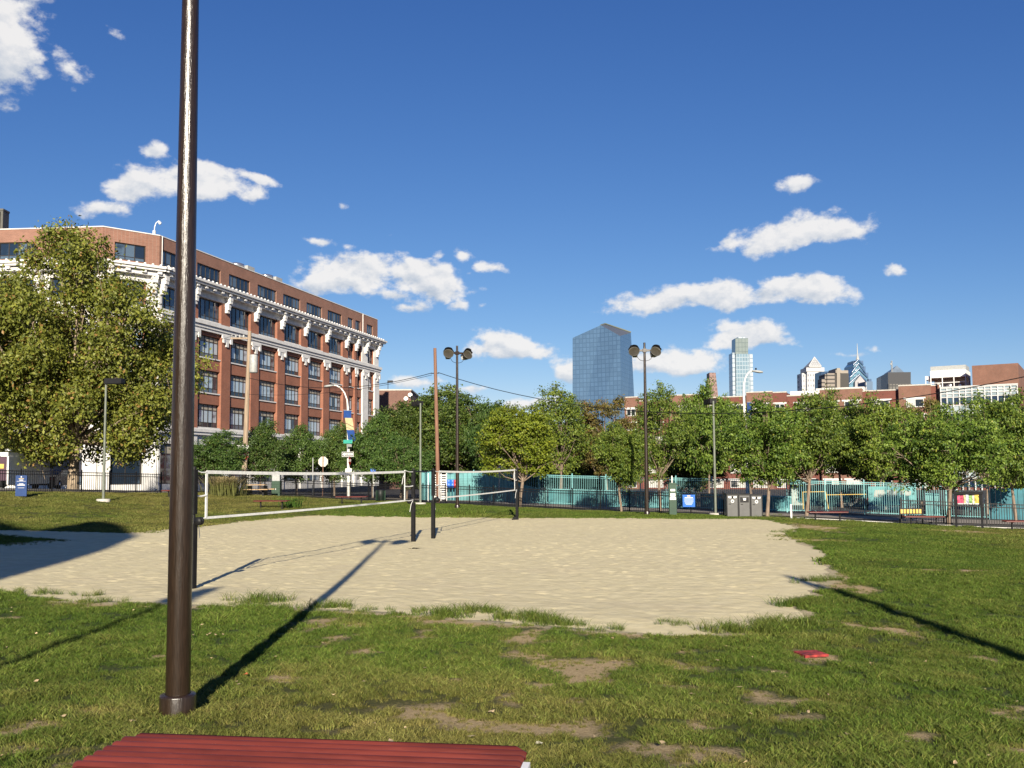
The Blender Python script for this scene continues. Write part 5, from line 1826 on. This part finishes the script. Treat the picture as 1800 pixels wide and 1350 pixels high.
MB().tube([(41 * k, .2, 1.02), (113 * k, .2, 1.05)], .03, 8).build('rail', M_YEL, t)


def car(px, d, rz, m, lb, roof=True):
    t = thing('parked_car', lb, 'car', foot(px, d), rz, 'parked cars')
    L, Wd = 4.4, 1.75
    prof = [(-2.2, .30), (2.2, .30), (2.22, .55), (2.15, .78), (1.35, .88), (.75, 1.36), (-.95, 1.40), (-1.75, .98), (-2.18, .92), (-2.22, .6)]
    MB().prism(prof, -Wd / 2, Wd / 2).build('body', m, t)
    for s in (-1, 1):
        y0, y1 = (Wd / 2 + .001, Wd / 2 + .012) if s > 0 else (-Wd / 2 - .012, -Wd / 2 - .001)
        MB().prism([(-1.45, .95), (-.15, .93), (-.15, 1.30), (-.9, 1.32)], y0, y1).prism([(-.08, .93), (1.1, .92), (.65, 1.28), (-.08, 1.30)], y0, y1).build('side_window', M_CARGLASS, t)
    MB().add([(1.33, -.75, .905), (1.33, .75, .905), (.80, .68, 1.345), (.80, -.68, 1.345)], [(0, 1, 2, 3)]).build('windscreen', M_CARGLASS, t)
    for x in (-1.4, 1.4):
        for s in (-1, 1):
            M = Matrix.Translation((x, s * (Wd / 2 - .08), .32)) @ Matrix.Rotation(rad(90), 4, 'X')
            w = MB().lathe([(.2, -.11), (.3, -.11), (.32, -.08), (.32, .08), (.3, .11), (.2, .11)], 16, 0, M).build('wheel', M_RUBBER, t)
            MB().lathe([(0, -.10), (.2, -.10), (.2, .10), (0, .10)], 12, 0, M).build('rim', M_CHROME, w)
    for s in (-1, 1):
        MB().cbox((2.17, s * .6, .68), .1, .32, .14).build('headlight', M_SIGNWHITE, t)
        MB().cbox((-2.2, s * .65, .75), .06, .25, .16).build('taillight', M_RED, t)


car(1489, 96, rad(-58), M_CARWHITE, 'white car parked behind the teal fence')
car(1562, 77, rad(10), mat('dark car paint', (.03, .035, .045), .25, .05, 3), 'dark car parked behind the map mural')
car(96, 68, rad(95), mat('black car paint', (.02, .02, .024), .25, .05, 3), 'black car facing the fence below the plane tree')

# delivery truck and grey trailer at the left edge
g = foot(-22, 58)
t = thing('delivery_truck', 'white trimmed dark delivery truck cut off at the left edge', 'truck', g, rad(4))
M_PLUM = mat('dark plum truck paint', (.055, .022, .040), .4, .2, 3)
z1 = pt(0, 795, 58).z - g.z
MB().box(-2.2, 1.13, 0, 6, .45, z1 - .26).build('cargo_box', M_PLUM, t)
MB().box(-2.25, 1.18, -.03, 6, z1 - .26, z1).box(1.13, 1.23, -.04, 6, .2, z1 - .26).build('edge_trim', M_WHITE, t)
MB().box(.35, .95, -.03, -.001, z1 - 1.0, z1 - .72).build('marker_panel', M_YEL, t)
MB().lathe([(0, .12), (.18, .11), (.2, .0)], 12, 0, Matrix.Translation((.9, .6, z1 + .1))).build('roof_vent', M_WHITE, t)
for x in (-1.6, .6):
    M = Matrix.Translation((x, .5, .45)) @ Matrix.Rotation(rad(90), 4, 'Y')
    w = MB().lathe([(.25, -.15), (.45, -.15), (.47, .15), (.25, .15)], 16, 0, M).build('wheel', M_RUBBER, t)
    MB().lathe([(0, -.1), (.25, -.1), (.25, .1), (0, .1)], 12, 0, M).build('rim', M_GREY, w)
g = foot(18, 70)
t = thing('trailer', 'long grey canvas sided trailer parked behind the fence', 'trailer', g, rad(6))
zz = pt(40, 805, 70).z - g.z
MB().box(-.4, 4.0, 0, 2.4, .7, zz).build('cargo_box', mat('grey canvas', (.27, .26, .25), .7, .15, 1.5), t)
MB().box(-.45, 4.05, -.05, 2.45, zz, zz + .12).box(-.45, 4.05, -.05, 2.45, .55, .7).build('edge_trim', mat('dark trim', (.10, .08, .07), .6), t)
MB().box(-.52, -.42, -.06, 0.05, .6, zz).build('pole', M_WHITE, t)
for x in (.6, 3.2):
    M = Matrix.Translation((x, .3, .42)) @ Matrix.Rotation(rad(90), 4, 'X')
    w = MB().lathe([(.25, -.13), (.40, -.13), (.42, .13), (.25, .13)], 16, 0, M).build('wheel', M_RUBBER, t)
    MB().lathe([(0, -.1), (.25, -.1), (.25, .1), (0, .1)], 12, 0, M).build('rim', M_GREY, w)

# unseen building added behind the camera, outline traced back from the left sand's shadow
t = thing('brick_block', 'unseen brick building behind the camera shaped to cast the sand shadow', 'building', (0, 0, 0))
def back(px, py):
    q = hit(px, py)
    k = q.y + 10.4
    return (q.x - k * SUN_AZ.x / SUN_AZ.y, q.z + k * math.tan(SUN_EL))


shadow_outline = [back(*q) for q in ((2, 1021), (60, 1004), (135, 984), (200, 962), (245, 942), (215, 922), (180, 916), (140, 921), (105, 935), (60, 931), (2, 916))]
print('shadow_outline', [(round(a, 1), round(b, 1)) for a, b in shadow_outline])
MB().prism([(-44, -1), (shadow_outline[0][0], -1)] + shadow_outline + [(-44, shadow_outline[-1][1])], -10.4, -32).build('wall', BRT, t)
for i in range(4):
    for j in range(4):
        x, z = -14 - 6 * i, 2.2 + 3.8 * j
        MB().box(x - 1, x + 1, -10.39, -10.3, z, z + 1.8).build('window', G_DARK, t)
# ------------------------------------------------------------------ brick student housing on the right
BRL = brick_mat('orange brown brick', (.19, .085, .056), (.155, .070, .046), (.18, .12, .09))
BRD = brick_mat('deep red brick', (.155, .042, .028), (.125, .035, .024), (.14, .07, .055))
M_WFRAME = mat('white window frame', (.56, .56, .54), .5, .06, 4)
G_HOME = glass_mat('housing window glass', (.012, .016, .02), (.50, .49, .45), .08, .42, .6)
G_CURT = glass_mat('curtain wall dark glass', (.010, .020, .045), (.05, .09, .12), .04, .3, .9)
G_PANEL = glass_mat('curtain wall pale panel', (.22, .28, .31), (.34, .40, .42), .25, .5, .5)
ha, hb = foot(1098, 163), foot(1659, 142)
hd = hb - ha
HL = hd.xy.length
HZ = -1.0
house = thing('housing_block', 'long red brick housing block with white windows behind the trees', 'building', (ha.x, ha.y, HZ), math.atan2(hd.y, hd.x))
HM = Matrix.Translation((ha.x, ha.y, HZ)) @ Matrix.Rotation(math.atan2(hd.y, hd.x), 4, 'Z')


def along(px):
    lo, hi = 0., HL
    for _ in range(40):
        m = (lo + hi) / 2
        v = HM @ Vector((m, 0, 14)) - EYE
        if CX + F * v.dot(_r) / v.dot(_f) < px: lo = m
        else: hi = m
    return lo


def hz(px, py):
    s = along(px)
    w = HM @ Vector((s, 0, 0))
    return pt(px, py, w.y).z - HZ


secs = [(1098, 1121, 699, 0, 0), (1121, 1177, 704, .9, 1), (1177, 1235, 695, 0, 0), (1235, 1312, 698, .9, 1), (1312, 1358, 690, 0, 0), (1358, 1382, 690, .5, 1), (1382, 1441, 695, .9, 1), (1441, 1516, 684.5, 0, 0), (1516, 1580, 686.5, .9, 1), (1580, 1637, 678, 0, 0), (1637, 1649, 678, .5, 1), (1649, 1660, 676, 0, 0)]
wl, wd_, cop = MB(), MB(), MB()
rows_y = [703.5, 731.5, 759.5, 788, 816, 843]
for x0, x1, py, off, dk in secs:
    s0, s1 = along(x0), along(x1)
    h = hz((x0 + x1) / 2, py)
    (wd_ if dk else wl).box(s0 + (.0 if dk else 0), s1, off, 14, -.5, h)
    cop.box(s0 - .02, s1 + .02, off - .08, off + .5, h, h + .18)
wl.build('wall', BRL, house)
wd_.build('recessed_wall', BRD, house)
cop.build('coping', M_CONC, house)
zr = [hz(1530, y) for y in rows_y]
hw_c = {}


def home_window(w, h):
    if (w, h) in hw_c: return hw_c[(w, h)]
    f = MB()
    f.box(-w / 2, w / 2, -.10, .03, h - .09, h).box(-w / 2, w / 2, -.13, .03, 0, .09).box(-w / 2, -w / 2 + .09, -.1, .03, .09, h - .09).box(w / 2 - .09, w / 2, -.1, .03, .09, h - .09).box(-.06, .06, -.1, .03, .09, h - .09)
    fm = f.mesh('window frame', M_WFRAME)
    pm = MB().box(-w / 4 + .075, w / 4 - .075, -.04, -.01, .09, h - .09).mesh('pane', G_HOME)
    hw_c[(w, h)] = (fm, pm)
    return hw_c[(w, h)]


lint_c = {}
for x0, x1, py, off, dk in secs:
    s0, s1 = along(x0), along(x1)
    n = 1 if s1 - s0 < 4.5 else (2 if s1 - s0 > 6.0 else 1)
    for k in range(n):
        s = s0 + (s1 - s0) * (k + .5) / n
        w = min(2.5, (s1 - s0) / n * .68)
        if w < 1.0: continue
        for z in zr:
            fm, pm = home_window(round(w, 2), 1.25)
            o = link('window', fm, house, (s, off, z - 1.3))
            for sx in (-1, 1): link('pane', pm, o, (sx * (w / 4 - .03 + .0), 0, 0))
            if w not in lint_c: lint_c[w] = MB().box(-w / 2 - .35, w / 2 + .35, -.12, -.002, -.05, .20).mesh('lintel', M_WFRAME)
            link('lintel', lint_c[w], house, (s, off, z))
s0, s1 = along(1383), along(1516)
MB().box(s0, along(1428), 4, 10, 10, hz(1405, 684)).box(along(1428), s1, 5, 12, 10, hz(1470, 677)).build('roof_housing', M_WFRAME, house)

# glass fronted wing with a brick block and a white plant room on its roof
ga, gb = foot(1660, 141.5), foot(1796, 136)
gd = gb - ga
GL = gd.xy.length
wing = thing('glass_wing', 'building wing with a white gridded glass front and brick roof block', 'building', (ga.x, ga.y, HZ), math.atan2(gd.y, gd.x))
GMx = Matrix.Translation((ga.x, ga.y, HZ)) @ Matrix.Rotation(math.atan2(gd.y, gd.x), 4, 'Z')
def gz(py, px=1700, dy=139.9): return pt(px, py, dy).z - HZ
rows_g = [(681, 686, 'p'), (686, 691, 'p'), (691, 697, 'p'), (697.5, 710, 'd'), (712, 725, 'p'), (725.5, 740, 'd'), (742, 753, 'p'), (753.5, 768, 'd'), (770, 782, 'p'), (783, 797, 'd'), (799, 811, 'p'), (812, 826, 'd'), (828, 840, 'p'), (841, 856, 'd')]
MB().box(0, GL, .25, 12, -.5, gz(680)).build('core', BRD, wing)
ncol = 12
mul = MB()
for k in range(ncol + 1):
    x = GL * k / ncol
    mul.box(x - .07, x + .07, -.10, .245, 0, gz(680))
for y0, y1, kind in rows_g:
    z1_, z0_ = gz(y0), gz(y1)
    for k in range(ncol): mul.box(GL * k / ncol + .07, GL * (k + 1) / ncol - .07, -.08, .245, z1_ - .06, z1_ + .06)
mul.box(-.1, GL + .1, -.14, .3, gz(680), gz(678.5))
mul.build('mullion_grid', M_WFRAME, wing)
pcache = {}
for y0, y1, kind in rows_g:
    z1_, z0_ = gz(y0) - .06, gz(y1) + .06
    me = MB().box(-GL / ncol / 2 + .07, GL / ncol / 2 - .07, .05, .09, 0, z1_ - z0_).mesh('pane', G_PANEL if kind == 'p' else G_CURT)
    for k in range(ncol): link('pane', me, wing, (GL * (k + .5) / ncol, 0, z0_))
wi = GMx.inverted()
q0, q1 = wi @ pt(1712, 660, 146), wi @ pt(1794, 660, 144)
MB().box(q0.x, q1.x, 5.5, 26, 10, pt(1750, 645, 146).z - HZ).build('roof_block', BRL, wing)
for k, px in enumerate((1714, 1726, 1741)): MB().lathe([(0, .2), (.3, .15), (.34, 0), (0, -.05)], 10, 0, Matrix.Translation(wi @ pt(px, 649, 145) + Vector((0, -.35, 0)))).build('roof_lamp', M_BOX, wing)
q0, q1 = wi @ pt(1636, 660, 150), wi @ pt(1691, 660, 150)
t = thing('plant_room', 'white louvred plant room with round cooling units on the roof', 'plant room', pt(1636, 681, 150), math.atan2(gd.y, gd.x))
k = 150 / F * 1.03
MB().box(0, 55 * k, 0, 6, 16 * k, 28 * k).box(0, 55 * k, 4, 6, -2 * k, 16 * k).build('upper_wall', M_WHITE, t)
MB().prism([(0, 28 * k), (55 * k, 28 * k), (55 * k, 36 * k), (.0, 36 * k)], .4, 5).build('roof_cowl', M_GREY, t)
for x in (0, 18 * k, 36 * k, 54 * k): MB().box(x, x + .12, 0, .12, -3 * k, 16 * k).build('post', M_WHITE, t)
MB().box(0, 55 * k, .0, .1, 6.5 * k, 7.5 * k).build('rail', M_WHITE, t)
for x in (10 * k, 27 * k, 44 * k): MB().lathe([(0, -3 * k), (5.5 * k, -3 * k), (5.5 * k, 5 * k), (4 * k, 7 * k), (0, 7 * k)], 14, 0, Matrix.Translation((x, 2.2, 0))).build('cooling_unit', M_CHROME, t)
MB().box(-9 * k, 0, .5, 5, 14 * k, 20 * k).box(-9 * k, -8 * k, .5, .8, -3 * k, 14 * k).box(-4 * k, -3 * k, .5, .8, -3 * k, 14 * k).build('side_frame', M_WHITE, t)

# ------------------------------------------------------------------ downtown towers, at their real distances
def tower_mat(name, glass, line, sx, sz, lw=.12, rough=.12, spec=.6, var=.25, nscale=.02, metal=0.):
    """facade too far away to tell its pieces apart: floor and mullion lines over glass"""
    m = bpy.data.materials.new(name)
    m.use_nodes = True
    B = NB(m.node_tree)
    p = m.node_tree.nodes['Principled BSDF']
    tc = B.n('ShaderNodeTexCoord')
    sp = B.n('ShaderNodeSeparateXYZ')
    B.put(sp.inputs[0], tc.outputs['Object'])
    ax = B.m('ADD', sp.outputs[0], B.m('MULTIPLY', sp.outputs[1], .15))
    def lines(v, s): return B.m('LESS_THAN', B.m('FRACT', B.m('DIVIDE', v, s)), lw)
    ln = B.m('MAXIMUM', lines(ax, sx), lines(sp.outputs[2], sz))
    cell = B.n('ShaderNodeTexWhiteNoise', noise_dimensions='2D')
    cb = B.n('ShaderNodeCombineXYZ')
    B.put(cb.inputs[0], B.m('FLOOR', B.m('DIVIDE', ax, sx)))
    B.put(cb.inputs[1], B.m('FLOOR', B.m('DIVIDE', sp.outputs[2], sz)))
    B.put(cell.inputs['Vector'], cb.outputs[0])
    lo, hi = tuple(c * (1 - var) for c in glass), tuple(min(1, c * (1 + var)) for c in glass)
    c = B.mix(B.m('ADD', B.m('MULTIPLY', cell.outputs['Value'], .55), B.m('MULTIPLY', B.noise(tc.outputs['Object'], nscale, 3), .45)), lo, hi)
    B.put(p.inputs['Base Color'], B.mix(ln, c, line))
    p.inputs['Roughness'].default_value = rough
    p.inputs['Specular IOR Level'].default_value = spec
    p.inputs['Metallic'].default_value = metal
    return m


def at(px, py, d): return pt(px, py, d)


def tower(name, lb, px, d):
    g = at(px, 828, d)
    return thing(name, lb, 'tower', (g.x, g.y, -2)), Vector((g.x, g.y, -2))


def solid(mb, base, ring0, ring1, mi=0):
    """prism between two rings of world points"""
    n = len(ring0)
    vs = [q - base for q in ring0] + [q - base for q in ring1]
    return mb.add(vs, [tuple(range(n))[::-1], tuple(range(n, 2 * n))] + [(i, (i + 1) % n, (i + 1) % n + n, i + n) for i in range(n)], mi)


def boxpx(mb, base, x0, x1, y0, y1, d, dep, mi=0, skew=0., x0b=None, x1b=None):
    """block whose front spans pixel columns x0..x1 and rows y0 (top) to y1 at distance d"""
    x0b, x1b = x0 if x0b is None else x0b, x1 if x1b is None else x1b
    b0, b1 = at(x0b, y1, d), at(x1b, y1, d + skew)
    t0, t1 = at(x0, y0, d), at(x1, y0, d + skew)
    o = Vector((0, dep, 0))
    return solid(mb, base, [b0, b1, b1 + o, b0 + o], [t0, t1, t1 + o, t0 + o], mi)


# faceted blue glass tower
t, o = tower('glass_tower', 'faceted blue glass tower with a slanted crystal top', 1056, 850)
M_CIRA = tower_mat('blue curtain wall', (.070, .125, .205), (.050, .092, .155), 3.0, 4.1, .16, .05, .9, .15, .012)
M_CIRAT = mat('tower roof slope', (.085, .095, .115), .5, .1, .05)
dl, dm, dr, db = 868, 846, 884, 905
TL, AP, TC, TR = at(1006.5, 594, dl), at(1056, 571.5, 858), at(1090, 590.5, dm), at(1109, 585, dr)
BK, APB = at(1040, 590, db), at(1064, 570, 880)
yb = 840
BL, BM, BC, BRr, BB = at(1006.5, yb, dl), at(1026, yb, 862), at(1097, yb, dm - 3), at(1122, yb, dr), at(1040, yb, db)
mb = MB()
for f in ((BL, BM, AP, TL), (BM, BC, TC, AP), (BC, BRr, TR, TC), (BRr, BB, BK, TR), (BB, BL, TL, BK)): mb.add([q - o for q in f], [(0, 1, 2, 3)])
mb.build('curtain_wall', M_CIRA, t)
MB().tube([AP - o, APB - o + Vector((0, 0, .6)), TR - o + Vector((0, 0, .6))], 0.7, 6).build('ridge_edge', M_LAMPGREY, t)
MB().add([q - o for q in (AP, TC, TR, APB)], [(0, 1, 2, 3)]).add([q - o for q in (TL, AP, APB, BK)], [(0, 1, 2, 3)]).add([q - o for q in (APB, TR, BK)], [(0, 1, 2)]).build('roof', M_CIRAT, t)

# silver obelisk tower
t, o = tower('silver_tower', 'tallest pale silver glass tower with a notched crown', 1304, 2050)
M_SILV = tower_mat('silver curtain wall', (.15, .225, .275), (.27, .33, .37), 6.0, 9.0, .22, .12, .7, .18, .006)
M_SILVW = tower_mat('bright tower edge', (.36, .42, .46), (.17, .22, .27), 8.0, 10.0, .25, .2, .6, .2, .01)
M_SILVC = tower_mat('grey green crown glass', (.165, .20, .19), (.10, .13, .13), 7.0, 9.5, .12, .15, .6, .12, .006)
mb = MB()
boxpx(mb, o, 1293.5, 1316, 622, 840, 2050, 40, 0, 0, 1295, 1321)
mb.build('shaft', M_SILV, t)
mb = MB()
boxpx(mb, o, 1287.3, 1293.5, 620, 840, 2056, 34, 0, 0, 1290, 1296)
boxpx(mb, o, 1316, 1323, 622, 840, 2056, 34, 0, 0, 1321, 1327)
mb.build('edge_wings', M_SILVW, t)
mb = MB()
boxpx(mb, o, 1292.5, 1315, 594.5, 622, 2052, 34, 0)
mb.build('crown', M_SILVC, t)
mb = MB()
boxpx(mb, o, 1297, 1311, 592.4, 594.5, 2054, 26, 0)
mb.build('roof_frame', M_SILVW, t)

# stepped rose granite tower
t, o = tower('stepped_tower', 'stepped rose brown tower left of the silver tower', 1252, 2100)
M_ROSE = tower_mat('rose granite', (.12, .072, .066), (.21, .135, .12), 8.0, 9.5, .45, .6, .3, .25, .01)
mb = MB()
boxpx(mb, o, 1247, 1256.5, 655, 840, 2100, 30)
boxpx(mb, o, 1244.5, 1247, 668, 840, 2104, 24)
boxpx(mb, o, 1242.5, 1244.5, 678, 840, 2106, 24)
boxpx(mb, o, 1256.5, 1258, 655.2, 840, 2103, 26, 0, 0, 1256.5, 1278)
mb.build('shaft', M_ROSE, t)

# white tower with a pyramid
t, o = tower('pyramid_tower', 'white tower topped by a steep pale pyramid', 1431, 1990)
M_WT = tower_mat('white tower cladding', (.13, .14, .16), (.44, .44, .45), 5.2, 11.0, .52, .5, .4, .3, .02)
M_WP = mat('white tower stone', (.44, .44, .44), .6, .06, .05)
mb = MB()
boxpx(mb, o, 1419, 1444, 653, 840, 1990, 40)
boxpx(mb, o, 1409.5, 1419, 656, 840, 2000, 34, 0, 0, 1412.5, 1419)
mb.build('shaft', M_WT, t)
mb = MB()
boxpx(mb, o, 1417.5, 1449, 646, 653, 1988, 42)
boxpx(mb, o, 1423, 1443.5, 644, 646, 1986, 40)
mb.build('parapet', M_WP, t)
a, b, c = at(1422, 644, 1986), at(1443.5, 644, 1986), at(1431.5, 628, 2006)
dd = Vector((0, 40, 0))
M_PYR = tower_mat('pyramid lattice', (.22, .23, .24), (.40, .40, .40), 4.0, 4.0, .3, .6, .3, .1, .02)
MB().add([q - o for q in (a, b, b + dd, a + dd, c)], [(0, 1, 4), (1, 2, 4), (2, 3, 4), (3, 0, 4)]).build('pyramid', M_PYR, t)
for p0, p1 in ((a, c), (b, c), (a, b)): MB().tube([p0 - o, p1 - o], 1.6, 6).build('edge_rib', M_WP, t)

# dark blue slab and stepped concrete tower beside it
t, o = tower('blue_slab', 'dark blue glass slab between the pyramid tower and concrete tower', 1452, 1850)
mb = MB()
boxpx(mb, o, 1443.5, 1464, 653, 840, 1850, 40)
mb.build('shaft', tower_mat('navy glass', (.035, .065, .12), (.02, .04, .08), 6, 4.2, .15, .1, .8, .2, .01), t)
t, o = tower('concrete_tower', 'grey concrete office tower with banded floors and raised core', 1472, 1500)
M_CT = tower_mat('banded concrete', (.24, .21, .18), (.06, .058, .055), 400., 6.2, .36, .8, .2, .08, .02)
M_CC = mat('tower concrete', (.26, .23, .19), .85, .08, .05)
mb = MB()
boxpx(mb, o, 1454, 1492, 656, 840, 1500, 40)
mb.build('shaft', M_CT, t)
mb = MB()
boxpx(mb, o, 1471, 1477, 647, 840, 1497, 40)
boxpx(mb, o, 1469, 1479, 650, 655.5, 1498, 36)
boxpx(mb, o, 1478, 1491, 651, 656, 1505, 30)
mb.build('core', M_CC, t)
mb = MB()
boxpx(mb, o, 1444.5, 1450, 666, 840, 1490, 20)
boxpx(mb, o, 1450, 1454, 658, 840, 1503, 20)
mb.build('annex', M_CT, t)

# blue spire tower with layered gables
t, o = tower('spire_tower', 'blue glass tower with layered gables and a thin spire', 1507, 2100)
M_LB = tower_mat('spire tower glass', (.13, .24, .31), (.095, .18, .25), 400., 8.0, .4, .12, .7, .12, .01)
M_LD = mat('spire tower rib', (.05, .10, .19), .25, .1, .05, spec=.7)
k = 2100 / F
def gable(mb, xc, yt, ye, yb_, hw, dfront, dep):
    p = [(xc - hw, yb_), (xc + hw, yb_), (xc + hw, ye), (xc, yt), (xc - hw, ye)]
    r0 = [at(x, y, dfront) for x, y in p]
    r1 = [q + Vector((0, dep, 0)) for q in r0]
    n = 5
    mb.add([q - o for q in r0 + r1], [tuple(range(n)), tuple(range(2 * n - 1, n - 1, -1))] + [(i, i + n, (i + 1) % n + n, (i + 1) % n) for i in range(n)])
for i, (yt, ye, hw, d0) in enumerate([(633, 642, 8, 2096), (639, 655, 11, 2084), (649, 664, 15, 2072), (659, 675, 17.5, 2060)]):
    mb = MB()
    gable(mb, 1508.5 + i * .6, yt, ye, 840, hw, d0, 60)
    mb.build('gable', M_LB, t)
    for s in (-1, 1):
        a, b = at(1508.5 + i * .6, yt - .5, d0 - 1), at(1508.5 + i * .6 + s * (hw + .6), ye - .5, d0 - 1)
        MB().tube([a - o, b - o], 2.0, 5).build('gable_rib', M_LD, t)
mb = MB()
for x0, x1, y0 in ((1500.5, 1517.5, 634), (1497, 1521.5, 644), (1494.5, 1526.5, 655), (1492.5, 1532, 666)): boxpx(mb, o, x0, x1, y0, 840, 2110, 40)
mb.build('shaft', M_LD, t)
mb = MB()
gable(mb, 1512, 660, 671, 840, 9, 2050, 20)
boxpx(mb, o, 1509, 1534, 671, 840, 2046, 30)
mb.build('base_block', mat('spire tower stone', (.30, .29, .30), .6, .08, .05), t)
a, b = at(1507.8, 634, 2100), at(1506.6, 604, 2100)
MB().tube([a - o, a.lerp(b, .25) - o, a.lerp(b, .3) - o, b - o], [4.5, 2.2, 1.3, .5], 8).build('spire', M_GREY, t)
t, o = tower('stone_block', 'pale stone block with ribbon windows right of the spire tower base', 1528, 1300)
mb = MB()
boxpx(mb, o, 1522, 1534, 670.5, 840, 1300, 30)
mb.build('shaft', tower_mat('ribbon stone', (.44, .43, .41), (.10, .15, .22), 400, 6.0, .35, .7, .3, .06, .02), t)

# dark tower with a glass pyramid and mast behind it
t, o = tower('dark_tower', 'dark bronze office tower with ribbed front', 1580, 900)
M_DT = tower_mat('dark ribbed front', (.020, .020, .022), (.060, .060, .062), 2.4, 400, .35, .4, .4, .2, .02)
mb = MB()
solid(mb, o, [at(1561, 840, 900), at(1601, 840, 905), at(1601, 840, 905) + Vector((-10, 60, 0)), at(1548.5, 840, 925)], [at(1561, 654.5, 900), at(1601, 654, 905), at(1601, 654, 905) + Vector((-10, 60, 0)), at(1548.5, 662.5, 925)])
mb.build('shaft', M_DT, t)
mb = MB()
boxpx(mb, o, 1562, 1603, 675, 840, 896, 4)
mb.build('lower_front', tower_mat('dark lower front', (.10, .095, .085), (.03, .03, .03), 3, 4, .3, .4, .4, .2, .02), t)
t, o = tower('pyramid_tower', 'small glass pyramid roof behind the dark tower', 1576, 2200)
a, b, c = at(1564, 655, 2200), at(1590, 655, 2200), at(1576.5, 642.5, 2215)
dd = Vector((0, 35, 0))
mb = MB()
boxpx(mb, o, 1564, 1590, 655, 840, 2201, 33)
mb.build('shaft', M_LD, t)
MB().add([q - o for q in (a, b, b + dd, a + dd, c)], [(0, 1, 4), (1, 2, 4), (2, 3, 4), (3, 0, 4)]).build('pyramid', mat('slate glass', (.13, .17, .22), .3, .15, .05), t)
t = thing('roof_mast', 'lattice antenna mast on the dark tower', 'mast', at(1568, 654, 925))
k = 925 / F
for sx, sy in ((-1, -1), (1, -1), (1, 1), (-1, 1)): MB().tube([(sx * 1.0 * k, sy * .5, 0), (sx * .7 * k, sy * .4, 20 * k)], .18, 4).build('leg', M_GREY, t)
for z in range(0, 20, 3): MB().tube([(-1.0 * k, -.5, z * k), (.9 * k, -.5, (z + 3) * k)], .12, 4).build('brace', M_GREY, t)
MB().box(-2.5 * k, -1 * k, -.5, .5, 13 * k, 16 * k).build('dish', M_GREY, t)
